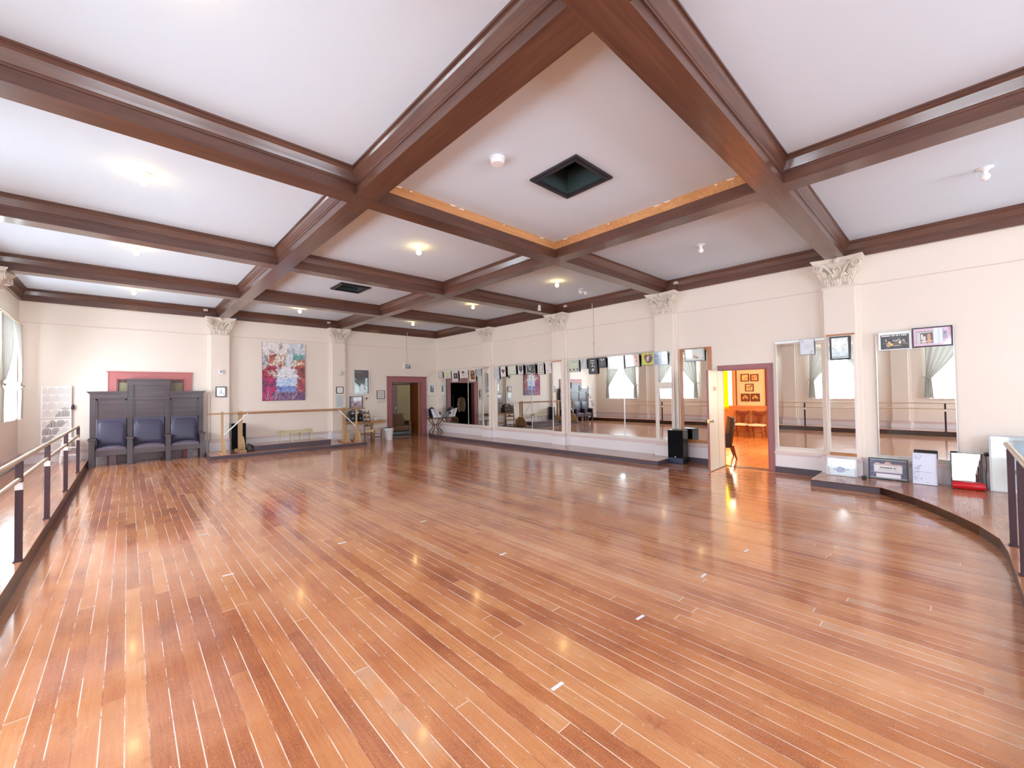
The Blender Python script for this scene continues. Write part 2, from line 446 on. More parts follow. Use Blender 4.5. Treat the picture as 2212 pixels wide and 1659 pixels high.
def lip(b, x0, y0, x1, y1):   # body of a beam with a small lip at the bottom edges
    b.box(x0, y0, HB + .018, x1, y1, HC)
    e = .012
    if abs(x1 - x0) > abs(y1 - y0): b.box(x0, y0 - e, HB, x1, y1 + e, HB + .018)
    else: b.box(x0 - e, y0 + e, HB, x1 + e, y1 - e, HB + .018)
WO = .055          # wall beams stand out this far
xbays = [(X0 + WO, XA - XW / 2), (XA + XW / 2, XB - XW / 2), (XB + XW / 2, W - WO)]
yb = [D - WO] + [v for p in PY for v in (p + PW / 2, p - PW / 2)] + [YN + WO]
ybays = [(yb[2 * i + 1], yb[2 * i]) for i in range(6)]
def raw_strip(b, p0, p1, inn):      # bare wood where the crown moulding has come off, with torn paint along the ceiling
    p0, p1, inn = Vector(p0), Vector(p1), Vector(inn); L = (p1 - p0).length; t = (p1 - p0) / L
    o = inn * .006
    b.cur = 1; b.add([p0 + o, p1 + o, p1 + o - Vector((0, 0, .13)), p0 + o - Vector((0, 0, .13))], [(0, 1, 2, 3)])
    s_ = 0.02; rr = random.Random(3)
    while s_ < L - .1:
        w_ = rr.uniform(.02, .11); h = rr.uniform(.004, .014); y = rr.uniform(.0, .022)
        b.cur = 2 if rr.random() < .55 else 1
        q = p0 + t * s_ + inn * .012
        b.add([q - Vector((0, 0, y)), q + t * w_ - Vector((0, 0, y * .4)), q + t * w_ * .8 - Vector((0, 0, y + h)), q + t * w_ * .2 - Vector((0, 0, y + h))], [(0, 1, 2, 3)])
        s_ += w_ + rr.uniform(.01, .16)
    b.cur = 0
n_ = 0
for pi, p in enumerate(PY):
    b = MB(); lip(b, X0 + .02, p - PW / 2, W - .02, p + PW / 2)
    for xi, (xa, xb) in enumerate(xbays):
        for s_ in (-1, 1):
            f = p + s_ * PW / 2
            if pi == 2 and xi == 1 and s_ == -1: raw_strip(b, (xa, f, HC), (xb, f, HC), (0, -1, 0)); continue
            mould(b, (xa, f, HC), (xb, f, HC), (0, s_, 0))
    tn[0] += 1
    o = struct(b.build('trim_%d' % tn[0], [M['beam'], M['raw'], M['flake']]))
    o['label'] = ['dark beam across the ceiling, closest to the end wall', 'dark beam across the ceiling, second from the end wall', 'dark beam across the ceiling with a strip of bare orange wood', 'dark beam across the ceiling landing on the big capital', 'dark beam across the ceiling over the curved platform'][pi]
for xi, x in enumerate((XA, XB)):
    b = MB()
    for bi, (ya, y1) in enumerate(ybays):
        lip(b, x - XW / 2, ya, x + XW / 2, y1)
        for s_ in (-1, 1):
            f = x + s_ * XW / 2
            if xi == 1 and bi == 3 and s_ == -1: raw_strip(b, (f, ya, HC), (f, y1, HC), (-1, 0, 0)); continue
            mould(b, (f, ya, HC), (f, y1, HC), (s_, 0, 0))
    tn[0] += 1
    o = struct(b.build('trim_%d' % tn[0], [M['beamy'], M['raw'], M['flake']]))
    o['label'] = ['long dark beam nearer the window wall', 'long dark beam nearer the mirror wall'][xi]
for nm, wl in (('end', 'B'), ('mirror', 'R'), ('window', 'L'), ('near', 'N')):
    b = MB(); mt = 'beam' if wl in 'BN' else 'beamy'
    if wl in 'BN':
        b.box(*wallpt(wl, X0, HB, -.01), *wallpt(wl, W, HC, WO)); y = wallpt(wl, 0, 0, WO)[1]; s_ = -1 if wl == 'B' else 1
        for xa, xb in xbays: mould(b, (xa, y, HC), (xb, y, HC), (0, s_, 0))
    else:
        b.box(*wallpt(wl, YN, HB, -.01), *wallpt(wl, D, HC, WO)); x = wallpt(wl, 0, 0, WO)[0]; s_ = -1 if wl == 'R' else 1
        for ya, y1 in ybays: mould(b, (x, ya, HC), (x, y1, HC), (s_, 0, 0))
    tn[0] += 1
    o = struct(b.build('trim_%d' % tn[0], M[mt])); o['label'] = 'dark crown beam along the top of the %s wall' % nm

# ------------------------------------------------------------------ pilasters with carved capitals
def spiral(b, cx_, cz, y, r, s_, th=.016):
    pts = []
    for i in range(34):
        a = i / 33 * 2 * PI * 1.6; q = r * (1 - i / 33 * .86)
        pts.append((cx_ + s_ * math.sin(a) * q, y - .012 - .02 * i / 33, cz + math.cos(a) * q))
    b.tube(pts, [th * (1 - .5 * i / 33) for i in range(34)], 6)
def acanthus(b, x, y, z, w_, h, lean, curl, sx=0):
    """a lobed leaf rising from (x, y, z), leaning out and curling over at the tip."""
    def fn(u, v):
        half = w_ / 2 * (math.sin(min(1, v * 1.15) * PI * .52 + .42)) * (1 + .16 * math.sin(v * 22)) * (1 if v < .8 else 1 - (v - .8) * 2.6)
        px = (u - .5) * 2 * half
        rise = h * (v if v < .8 else .8 + (v - .8) * .35 - (max(0, v - .88)) * 1.1)
        out = lean * v ** 1.6 + (curl * max(0, v - .7) / .3 if v > .7 else 0)
        ridge = .014 * (1 - abs(u - .5) * 2) + .007 * math.cos(u * 26)
        return (x + px + sx * v ** 2, y - out - ridge, z + rise)
    b.grid(fn, 10, 16)
def capital_mesh():
    b = MB(); w0, h = .46, .50      # neck width, height; local origin: middle of neck at the pilaster face, z=0 bottom
    # bell: widening body
    lv = [(0, .225, .0), (.12, .225, .004), (.28, .235, .02), (.38, .27, .06), (.43, .30, .09)]
    for (za, ha, oa), (zb, hb_, ob) in zip(lv, lv[1:]):
        b.hexa([(-ha, -oa, za), (ha, -oa, za), (ha, .12, za), (-ha, .12, za)], [(-hb_, -ob, zb), (hb_, -ob, zb), (hb_, .12, zb), (-hb_, .12, zb)])
    b.box(-.245, -.02, -.02, .245, .12, .012)
    # abacus with a hollowed front and flared corners
    def ab(z0, z1, e):
        top = []
        for i in range(13):
            t = -1 + i / 6; top.append((t * (.345 + e), -(.105 + e + .07 * abs(t) ** 1.5)))
        poly = top + [(.345 + e, .12), (-.345 - e, .12)]
        b.prism(poly, z0, z1)
    ab(.43, .455, 0); ab(.455, .478, .012); ab(.478, .50, .03)
    for s_ in (-1, 1):
        b.lathe([(.0, -.02), (.075, -.02), (.082, 0), (.075, .03), (0, .03)], 18, (s_ * .27, -.125, .36), 'Y')
        spiral(b, s_ * .27, .36, -.145, .072, s_)
        # stem of the volute
        b.tube([(s_ * .05, -.05, .14), (s_ * .08, -.075, .24), (s_ * .14, -.10, .34), (s_ * .22, -.135, .42), (s_ * .30, -.14, .425)], [.012, .016, .02, .022, .02], 8)
        b.tube([(s_ * .04, -.06, .22), (s_ * .055, -.09, .30), (s_ * .02, -.10, .35)], [.012, .015, .008], 8)
        acanthus(b, s_ * .15, -.01, .0, .13, .21, .03, .045, s_ * .01)
        acanthus(b, s_ * .20, -.02, .10, .14, .24, .06, .06, s_ * .05)
        acanthus(b, s_ * .085, -.02, .06, .10, .22, .05, .05)
        # leaf on the return
        b.lathe([(0, 0), (.045, .005), (.05, .02), (0, .04)], 12, (s_ * .27, -.03, .255), 'Y')
    acanthus(b, 0, -.01, .0, .16, .17, .04, .05)
    acanthus(b, 0, -.03, .14, .13, .20, .05, .05)
    b.lathe([(0, -.05), (.03, -.045), (.05, -.02), (.055, 0), (0, .02)], 14, (0, -.12, .455), 'Y')
    for i in range(6):
        a = i * PI / 3; b.lathe([(0, -.03), (.02, -.02), (.024, 0), (0, .01)], 8, (.038 * math.cos(a), -.125, .455 + .038 * math.sin(a)), 'Y')
    return b
CAP = capital_mesh()
def make_pilaster(label, w, u):
    t = thing('pilaster', label, 'pilaster', wallpt(w, u, 0, .003), RZ[w])
    b = MB(); b.box(-.30, -.035, .43, .30, .0, 3.53); b.box(-.23, -.12, .43, .23, .0, 3.53); b.box(-.238, -.128, 3.49, .238, 0, 3.53)
    b.build('shaft', M['wall'], t, bevel=.006)
    b = MB(); b.box(-.33, -.05, 0, .33, 0, .40); b.box(-.27, -.155, 0, .27, 0, .34); b.build('plinth', M['low'], t, bevel=.004)
    b = MB(); b.prism([(-.275, 0), (-.275, -.16), (.275, -.16), (.275, 0)], .34, .36); b.prism([(-.26, 0), (-.26, -.15), (.26, -.15), (.26, 0)], .36, .41); b.prism([(-.245, 0), (-.245, -.135), (.245, -.135), (.245, 0)], .41, .44)
    b.build('base_moulding', M['band'], t)
    CAP.build('capital', M['cap'], t, loc=(0, -.12, 3.53), smooth=40)
    return t
pil = make_pilaster('cream pilaster with the biggest carved capital, past the lounge doorway', 'R', 1.39)
PL = [('R', 4.76, 'cream pilaster with carved capital behind the tall black speaker'),
      ('R', 8.14, 'cream pilaster with carved capital between the second and third mirror groups from the speaker'),
      ('R', 11.53, 'cream pilaster with carved capital closest to the room corner on the mirror wall'),
      ('B', 2.01, 'cream pilaster with carved capital on the end wall beside the dark triple throne'),
      ('B', 5.48, 'cream pilaster on the end wall carrying the square clock'),
      ('L', 11.70, 'cream pilaster on the window wall closest to the end wall'),
      ('L', 8.35, 'cream pilaster on the window wall, second from the end wall'),
      ('L', 4.85, 'cream pilaster on the window wall, third from the end wall'),
      ('L', 1.35, 'cream pilaster on the window wall, fourth from the end wall'),
      ('R', -2.05, 'cream pilaster on the mirror wall behind the curved platform railing')]
PILS = {('R', 1.39): pil}
for w, u, lb in PL: PILS[(w, u)] = dup(pil, wallpt(w, u, 0, .003), RZ[w], lb)

# ------------------------------------------------------------------ platforms
def platform(name, label, poly, z0, z1, top, face, group=None, thr=.012):
    t = thing(name, label, 'platform', (poly[0][0], poly[0][1], z0)); ox, oy = poly[0]
    P = [(x - ox, y - oy) for x, y in poly]
    MB().prism(P, z1 - z0 - .006, z1 - z0).build('deck', M[top], t)
    c = (sum(p[0] for p in P) / len(P), sum(p[1] for p in P) / len(P))
    Q = P
    MB().prism(Q, .001, z1 - z0 - .006).build('fascia', M[face], t)
    return t
platform('platform', 'long low boarded platform with the barre railing under the windows',
         [(-.72, YN), (-.72, D - .02), (X0 + .05, D - .02)] + [q for yy in (11.70, 8.35, 4.85, 1.35) for q in ((X0 + .05, yy + .34), (X0 + .17, yy + .34), (X0 + .17, yy - .34), (X0 + .05, yy - .34))] + [(X0 + .05, YN)], 0, .165, 'deck', 'fasciab')
platform('platform', 'low boarded platform running along the foot of the big wall mirrors',
         [(8.65, 4.54), (9.45, 4.54), (9.45, 5.10), (9.57, 5.10)] + [q for yy in (8.14, 11.53) for q in ((9.57, yy - .34), (9.45, yy - .34), (9.45, yy + .34), (9.57, yy + .34))] + [(9.57, 14.93), (9.25, 14.93), (9.0, 14.68), (8.82, 14.3), (8.7, 13.7), (8.65, 12.8)], 0, .105, 'deckx', 'fascia')
cur = [(8.64, .82), (8.38, .60), (8.14, .41), (7.78, .20), (7.41, .02), (7.0, -.16), (6.54, -.285), (6.1, -.315), (5.0, -.32), (-.70, -.32)]
platform('platform', 'curved dark-edged platform with pictures leaning at its back',
         [(8.64, 1.72), (8.64, .82)] + cur[1:] + [(-.70, YN + .02), (9.57, YN + .02), (9.57, -2.39), (9.45, -2.39), (9.45, -1.71), (9.57, -1.71), (9.57, 1.05), (9.45, 1.05), (9.45, 1.72)], 0, .110, 'deckx', 'fasciab')
tag(MB().box(8.622, .83, 0, 8.638, 1.72, .09).build('platform_kickboard', M['fascia']), 'grey-purple kickboard on the straight front of the curved platform', 'kickboard')
platform('platform', 'low platform against the end wall under the long barres',
         [(1.62, 13.52), (5.9, 13.52), (5.9, 14.93), (5.82, 14.93), (5.82, 14.82), (5.14, 14.82), (5.14, 14.93), (2.35, 14.93), (2.35, 14.82), (1.67, 14.82), (1.67, 14.93), (1.62, 14.93)], 0, .10, 'deckx', 'fascia')
platform('riser', 'small grey-fronted riser under the gilded bench',
         [(2.69, 13.90), (4.86, 13.90), (4.86, 14.76), (2.69, 14.76)], .10, .25, 'deckx', 'fascia')

# ------------------------------------------------------------------ barre railings on the platform edges
def railing(label, z0, posts, end, axis, fixed, zt, zl, tagz=None):
    t = thing('barre_railing', label, 'railing', (fixed, posts[0], z0) if axis == 'y' else (posts[0], fixed, z0))
    def P(u, z): return (0, u - posts[0], z - z0) if axis == 'y' else (u - posts[0], 0, z - z0)
    for p in posts:
        c = P(p, z0); b = MB().box(c[0] - .024, c[1] - .024, 0, c[0] + .024, c[1] + .024, zt - z0 - .012)
        b.box(c[0] - .034, c[1] - .034, 0, c[0] + .034, c[1] + .034, .012)
        po = b.build('post', M['darkpost'], t, bevel=.003)
        if tagz:
            MB().box(c[0] - .026, c[1] - .026, tagz - z0 - .035, c[0] + .026, c[1] + .026, tagz - z0 + .035).build('tape_wrap', M['tag'], po)
    MB().tube([P(end[0], zt), P(end[1], zt)], .022, 12).build('handrail', M['rail'], t, smooth=40)
    if zl: MB().tube([P(end[0], zl), P(end[1], zl)], .020, 12).build('lower_rail', M['rail'], t, smooth=40)
    return t
railing('long two-bar barre railing with dark posts beside the windows', .165, [12.33, 10.04, 7.90, 6.03, 4.1, 1.9, .2], (12.36, -.1), 'y', -.745, 1.115, .93, .87)
railing('single-bar barre railing with dark posts on the curved platform', .11, [6.33, 5.40, 4.2, 2.4], (6.74, 2.2), 'x', -.365, 1.065, None)

# ------------------------------------------------------------------ windows and curtains
def window(n, w, u, hw, za, zb):
    t = thing('window_%d' % n, None, None, wallpt(w, u, 0, 0), RZ[w], kind='structure')
    b = MB()
    for s_ in (-1, 1): b.box(s_ * hw, -.02, za - .08, s_ * (hw + .09), .02, zb + .09); b.box(s_ * (hw - .04), .05, za, s_ * hw, .15, zb)
    b.box(-hw - .09, -.02, zb, hw + .09, .02, zb + .09); b.box(-hw - .12, -.05, za - .05, hw + .12, .02, za)
    b.box(-hw, .05, zb - .05, hw, .15, zb); b.box(-hw, .05, za, hw, .15, za + .05)
    b.build('window_frame', M['whitewood'], t)
    b = MB(); b.box(-.02, .08, za, .02, .12, zb); b.box(-hw, .07, (za + zb) / 2 - .025, hw, .13, (za + zb) / 2 + .025); b.build('window_sash', M['whitewood'], t)
    g = N('window_glass_%d' % n) if n == 1 else None
    if g:
        g.n.remove(g.b); tr = g.node('ShaderNodeBsdfTransparent'); gl = g.node('ShaderNodeBsdfGlossy'); gl.inputs['Roughness'].default_value = .0
        mx = g.node('ShaderNodeMixShader'); mx.inputs[0].default_value = .04; g.link(tr.outputs[0], mx.inputs[1]); g.link(gl.outputs[0], mx.inputs[2]); g.link(mx.outputs[0], g.out.inputs[0]); M['glass'] = g.m
    MB().box(-hw + .04, .098, za + .05, hw - .04, .102, zb - .05).build('window_pane', M['glass'], t)
for i, y in enumerate(WIN_Y): window(i + 1, 'L', y, .85, 1.28, 3.28)
for i, x in enumerate((.3, 3.9, 7.5)): window(i + 6, 'N', x, 1.1, 1.1, 3.4)

def drape_mesh(s):
    b = MB()
    def fn(u, v):
        z = 3.33 - 2.06 * v; tv = .655
        if v < tv:
            k_ = v / tv; e = k_ ** 1.35
            inn = .02 + (.86 - .02) * e; outr = 1.0 + .03 * k_
        else:
            k_ = (v - tv) / (1 - tv); inn = .86 - .05 * k_ + .0; outr = 1.03 + .05 * k_
        x = outr + (inn - outr) * u
        amp = .028 * (1 - .5 * abs(v - tv)); y = -.15 - amp * math.sin(u * 34 + v * 2) - .05 * math.sin(PI * min(1, v / tv)) * u
        if abs(v - tv) < .04: y += .02
        z += .015 * math.sin(u * 20) * v
        return (s * x, y, z)
    return b.grid(fn, 44, 40)
def sheer_mesh():
    return MB().grid(lambda u, v: ((u - .5) * 1.96, -.085 - .018 * math.sin(u * 60) * (.5 + v * .7), 3.28 - 2.03 * v + .012 * math.sin(u * 47) * v), 120, 14)
dA = thing('curtain', 'x', 'curtain'); MB().lathe([(.03, 0), (.03, .02)], 8, (1.0, -.12, 1.98), 'X')
drape_mesh(-1).build('drape', M['drape'], dA, smooth=60)
tb = MB(); tb.tube([(-.84, -.17, 1.96), (-.95, -.20, 1.98), (-1.05, -.12, 2.02), (-1.08, 0.0, 2.04)], .018, 8); tb.build('tieback', M['drape'], dA, smooth=60)
dB = thing('curtain', 'x', 'curtain'); drape_mesh(1).build('drape', M['drape'], dB, smooth=60)
tb = MB(); tb.tube([(.84, -.17, 1.96), (.95, -.20, 1.98), (1.05, -.12, 2.02), (1.08, 0.0, 2.04)], .018, 8); tb.build('tieback', M['drape'], dB, smooth=60)
shA = sheer_mesh().build('sheer_curtain', M['sheer'], smooth=60); tag(shA, 'x', 'curtain')
rodA = MB().tube([(-1.08, -.15, 3.35), (1.08, -.15, 3.35)], .012, 8).tube([(-1.04, 0, 3.35), (-1.04, -.15, 3.35)], .012, 6).tube([(1.04, 0, 3.35), (1.04, -.15, 3.35)], .012, 6).build('curtain_rod', M['brass'], smooth=40); tag(rodA, 'x', 'curtain rod')
for i, y in enumerate(WIN_Y):
    wn = ['window closest to the end wall', 'second window from the end wall', 'middle window, third from the end wall', 'fourth window from the end wall', 'fifth window from the end wall'][i]
    p = wallpt('L', y, 0, 0)
    if i == 0:
        a, b_, c, d = dA, dB, shA, rodA
        for q in (a, b_, c, d): q.location = p; q.rotation_euler = (0, 0, RZ['L'])
    else:
        a, b_ = dup(dA, p, RZ['L']), dup(dB, p, RZ['L'])
        c = shA.copy(); d = rodA.copy()
        for q in (c, d): COL.objects.link(q); q.location = p; q.rotation_euler = (0, 0, RZ['L'])
    a['label'] = 'tied-back grey-white drape on the camera side of the %s' % wn
    b_['label'] = 'tied-back grey-white drape on the end-wall side of the %s' % wn
    c['label'] = 'white sheer curtain glowing behind the drapes of the %s' % wn
    d['label'] = 'slim curtain rod over the %s' % wn
    for q in (a, b_): q['group'] = 'tied-back drapes along the window wall'
    c['group'] = 'sheer curtains along the window wall'; d['group'] = 'curtain rods along the window wall'

# ------------------------------------------------------------------ wall mirrors
def mirror(label, y0, y1, z0, z1, off, fm='silver', fw_=.012, tilt=0, yaw=0, ledge=None):
    t = thing('wall_mirror', label, 'mirror', wallpt('R', (y0 + y1) / 2, z0, off), RZ['R'] + yaw, tilt=tilt)
    w_ = (y1 - y0) / 2; h = z1 - z0
    MB().box(-w_ + fw_ * .5, -.012, fw_ * .5, w_ - fw_ * .5, 0, h - fw_ * .5).build('glass', M['mirror'], t)
    b = MB(); b.box(-w_, -.018, 0, w_, 0, fw_); b.box(-w_, -.018, h - fw_, w_, 0, h); b.box(-w_, -.018, fw_, -w_ + fw_, 0, h - fw_); b.box(w_ - fw_, -.018, fw_, w_, 0, h - fw_)
    b.build('frame', M[fm], t)
    if ledge: MB().box(-w_ - .01, -.035, h, w_ + .01, 0, h + .03).build('top_ledge', M[ledge], t)
    return t
mirror('wide mirror panel nearest the room corner, reflecting the far doorway', 12.76, 14.60, .485, 2.58, .014)
mirror('narrower mirror panel between the corner mirror and the pilaster nearest the corner', 11.90, 12.755, .485, 2.58, .014, yaw=R(.15))
mirror('slim mirror strip on the pilaster nearest the corner', 11.38, 11.70, .49, 2.58, .125, 'whitewood', ledge='orangewood')
mirror('mirror panel reflecting the ladder-back chair and desk', 9.345, 11.05, .495, 2.58, .014)
mirror('mirror panel reflecting the end of the pond painting', 8.44, 9.34, .495, 2.58, .014, yaw=R(.15))
mirror('slim mirror strip on the pilaster carrying the dark throne reflection', 7.99, 8.33, .485, 2.60, .125, 'whitewood', ledge='orangewood')
mirror('widest mirror panel with the throne and first window reflected in it', 5.935, 7.76, .49, 2.60, .014)
mirror('mirror panel just before the pilaster behind the tall speaker', 5.0, 5.93, .49, 2.60, .014, yaw=R(.15))
mirror('lower half of the mirror strip on the pilaster behind the tall speaker', 4.57, 4.925, .475, 1.74, .125, 'whitewood', .02)
mirror('upper half of the mirror strip on the pilaster behind the tall speaker', 4.57, 4.925, 1.865, 2.60, .125, 'whitewood', .014)
tag(MB().box(*wallpt('R', 4.56, 1.745, .1245), *wallpt('R', 4.935, 1.86, .15)).build('mirror_cross_board', M['wall']), 'pale board between the two halves of the pilaster mirror by the speaker', 'board')
mirror('mirror in an orange wooden frame next to the open lounge door', 3.70, 4.42, .455, 2.655, .013, 'orangewood', .075)
mirror('tall mirror between the lounge doorway and the big pilaster', 1.64, 2.435, .505, 2.59, .014, 'whitewood', .018, ledge='silver')
mirror('narrow mirror on the big pilaster above the two-figure picture', 1.19, 1.575, .505, 2.63, .125, 'whitewood', .016, ledge='orangewood')
mirror('wide mirror under the theatre poster, past the big pilaster', -.03, .91, .49, 2.63, .014)
tag(MB().box(*wallpt('R', 1.20, .45, .1245), *wallpt('R', 1.58, .50, .15)).build('wood_strip', M['orangewood']), 'bare wood strip under the narrow pilaster mirror', 'board')

# ------------------------------------------------------------------ pictures
class Art:
    def __init__(s, w, h, y): s.b = MB(); s.w, s.h, s.y, s.k = w, h, y, 0; s.r = random.Random(int(w * 1000 + h * 777))
    def poly(s, pts, c):
        s.k += 1; y = s.y - .00012 * s.k; s.b.cc = srgb(c)
        s.b.add([((u - .5) * s.w, y, v * s.h) for u, v in pts], [tuple(range(len(pts)))]); return s
    def rect(s, a, b, c_, d, col): return s.poly([(a, b), (c_, b), (c_, d), (a, d)], col)
    def ell(s, u, v, ru, rv, col, n=14): return s.poly([(u + ru * math.cos(i * 2 * PI / n), v + rv * math.sin(i * 2 * PI / n)) for i in range(n)], col)
    def line(s, u0, v0, u1, v1, th, col):
        dx, dy = u1 - u0, v1 - v0; L = math.hypot(dx, dy) or 1; nx, ny = -dy / L * th / 2, dx / L * th / 2
        return s.poly([(u0 + nx, v0 + ny), (u1 + nx, v1 + ny), (u1 - nx, v1 - ny), (u0 - nx, v0 - ny)], col)
    def words(s, u0, u1, v, hgt, col, cw=.02):
        u = u0
        while u < u1:
            w_ = cw * s.r.uniform(.6, 1.2); s.rect(u, v, min(u1, u + w_), v + hgt, col); u += w_ + cw * (.35 if s.r.random() < .8 else 1.1)
        return s
    def blobs(s, n, box, cols, r0, r1):
        for i in range(n):
            s.ell(s.r.uniform(box[0], box[2]), s.r.uniform(box[1], box[3]), s.r.uniform(r0, r1), s.r.uniform(r0, r1), s.r.choice(cols), 9)
        return s

def picture(label, w, u, z, wd_, h, fcol, fw_, art, off=.03, tilt=R(5), depth=.022, mat=None, group=None, name='framed_picture', cat='picture', loc=None, rz=None, back=True, mats='print'):
    t = thing(name, label, cat, loc or wallpt(w, u, z, off), RZ[w] if rz is None else rz, group, tilt)
    b = MB(); hw = wd_ / 2
    if fw_ > 0:
        b.box(-hw, -depth, 0, hw, 0, fw_); b.box(-hw, -depth, h - fw_, hw, 0, h); b.box(-hw, -depth, fw_, -hw + fw_, 0, h - fw_); b.box(hw - fw_, -depth, fw_, hw, 0, h - fw_)
    b.box(-hw + fw_ * .5, -.004, fw_ * .5, hw - fw_ * .5, .0, h - fw_ * .5)
    b.build('frame' if fw_ else 'backing', M[fcol], t)
    A = Art(wd_ - 2 * fw_, h - 2 * fw_, -depth * .55)
    if mat: A.rect(0, 0, 1, 1, mat)
    art(A)
    o = A.b.build('print', M[mats], t); o.location = (0, 0, fw_)
    return t
G1 = 'framed pictures along the top of the mirrors'
for nm in (('fblack', (30, 28, 32)), ('fwhite', (236, 236, 236)), ('fgrey', (150, 152, 158)), ('fsilver', (200, 204, 206)), ('fpurple', (44, 28, 50)), ('fbrown', (70, 34, 26))):
    M[nm[0]] = flat(nm[0][1:] + '_picture_frame', nm[1], .35)
def cert(A): A.rect(0, 0, 1, 1, (206, 210, 200)).rect(.12, .12, .88, .88, (222, 224, 214)).words(.25, .75, .6, .06, (150, 152, 150)).words(.2, .8, .4, .04, (170, 172, 170))
def ydraw(A): A.rect(0, 0, 1, 1, (228, 230, 210)).blobs(9, (.35, .2, .65, .85), [(214, 206, 110), (196, 190, 120), (236, 226, 130)], .05, .14)
def whitesq(A): A.rect(0, 0, 1, 1, (236, 226, 226)).rect(.25, .28, .95, .80, (84, 60, 60)).ell(.6, .58, .08, .08, (230, 226, 220)).rect(.5, .38, .68, .52, (160, 140, 136))
def reddancer(A): A.rect(0, 0, 1, 1, (236, 226, 222)).poly([(.2, .85), (.45, .9), (.62, .72), (.3, .5)], (104, 40, 48)).line(.3, .5, .6, .2, .06, (196, 150, 140)).line(.6, .72, .8, .4, .06, (180, 130, 124)).ell(.4, .3, .1, .07, (200, 170, 160))
def portrait(A): A.rect(0, 0, 1, 1, (226, 208, 176)).rect(.18, .12, .9, .94, (126, 88, 62)).blobs(24, (.25, .2, .85, .88), [(176, 112, 70), (92, 60, 46), (196, 158, 120), (70, 50, 44)], .04, .12).ell(.5, .72, .10, .08, (214, 178, 140)).rect(.3, .2, .8, .36, (170, 84, 50))
def greysheet(A): A.rect(0, 0, 1, 1, (176, 184, 194)).line(.1, .2, .9, .8, .1, (192, 198, 206)).rect(.05, .02, .95, .08, (200, 204, 210))  # paler diagonal is a reflection painted into the sheet
def textsheet(A):
    A.rect(0, 0, 1, 1, (214, 222, 226))
    for i in range(9): A.words(.15, .85, .85 - i * .08, .022, (150, 160, 168), .03)
def heart(A):
    A.rect(0, 0, 1, 1, (238, 234, 234))
    A.ell(.36, .60, .18, .12, (98, 40, 48)).ell(.64, .60, .18, .12, (98, 40, 48)).poly([(.19, .57), (.81, .57), (.5, .30)], (98, 40, 48)).line(.42, .5, .6, .68, .05, (238, 200, 200)).ell(.5, .48, .06, .05, (150, 90, 90))
def greenfig(A): A.rect(0, 0, 1, 1, (214, 226, 206)).rect(.06, .08, .94, .92, (222, 232, 214)).blobs(5, (.15, .2, .3, .7), [(120, 140, 124), (160, 176, 160)], .02, .05).blobs(5, (.72, .2, .9, .7), [(100, 120, 110), (150, 166, 150)], .02, .06).line(.3, .4, .7, .35, .02, (190, 200, 184))
def darkphoto(A): A.rect(0, 0, 1, 1, (238, 236, 232)).rect(.2, .38, .82, .92, (70, 72, 82)).blobs(12, (.28, .45, .75, .88), [(40, 42, 50), (150, 150, 156), (110, 110, 120)], .04, .1).rect(.45, .2, .62, .38, (60, 62, 70)).words(.25, .75, .12, .03, (170, 170, 170))
def crowd(A): A.rect(0, 0, 1, 1, (236, 236, 230)).rect(.07, .06, .95, .94, (96, 98, 96)).blobs(46, (.1, .1, .9, .88), [(30, 32, 32), (70, 74, 72), (150, 152, 148), (200, 200, 196), (54, 56, 54)], .03, .09).rect(.15, .2, .45, .36, (60, 60, 60))
def dborder(A): A.rect(0, 0, 1, 1, (240, 238, 232)).rect(.20, .12, .84, .88, (56, 48, 44)).rect(.25, .16, .79, .84, (240, 236, 226)).rect(.30, .32, .74, .80, (70, 62, 58)).rect(.33, .345, .71, .775, (234, 230, 222)).words(.38, .66, .6, .02, (170, 160, 150)).words(.38, .66, .5, .02, (170, 160, 150))
def flowers(A): A.rect(0, 0, 1, 1, (234, 226, 224)).blobs(5, (.62, .62, .9, .9), [(120, 70, 90), (150, 110, 130)], .025, .05).line(.3, .3, .8, .55, .012, (190, 170, 170)).blobs(4, (.2, .1, .4, .3), [(120, 80, 100), (170, 140, 150)], .025, .05)
def trio(A): A.rect(0, 0, 1, 1, (196, 206, 180)).rect(.05, .06, .95, .95, (212, 220, 196)).line(.3, .8, .8, .86, .05, (170, 182, 160)).rect(.3, .45, .85, .72, (222, 228, 210)).ell(.2, .16, .09, .10, (106, 110, 84)).ell(.55, .18, .09, .10, (104, 100, 84)).ell(.88, .17, .08, .09, (96, 98, 82)).words(.3, .8, .55, .03, (190, 198, 180))
def glare(A): A.rect(0, 0, 1, 1, (186, 190, 190)).poly([(0, 0), (.5, 0), (1, .7), (1, 1), (.8, 1)], (206, 208, 208)).line(.2, .1, .5, .9, .06, (170, 176, 176))  # paler wedge and streak are glass reflections painted into the print
def blacktall(A):
    A.rect(0, 0, 1, 1, (54, 52, 56)); c = (226, 226, 226)
    A.line(.2, .86, .7, .84, .05, c).line(.15, .72, .75, .70, .035, c).line(.5, .70, .46, .5, .05, c).line(.3, .5, .75, .46, .05, c)
    A.poly([(.3, .2), (.45, .36), (.7, .28), (.5, .14)], c).ell(.48, .26, .07, .035, (54, 52, 56)).words(.84, .9, .3, .02, (140, 140, 140))
def darkcrest(A): A.rect(0, 0, 1, 1, (72, 74, 84)).ell(.3, .8, .12, .07, (206, 208, 212)).ell(.7, .8, .12, .07, (206, 208, 212)).ell(.5, .68, .14, .08, (196, 198, 204)).ell(.5, .70, .07, .04, (72, 74, 84)).words(.2, .8, .30, .06, (150, 152, 162), .06).ell(.5, .45, .05, .05, (140, 144, 150))
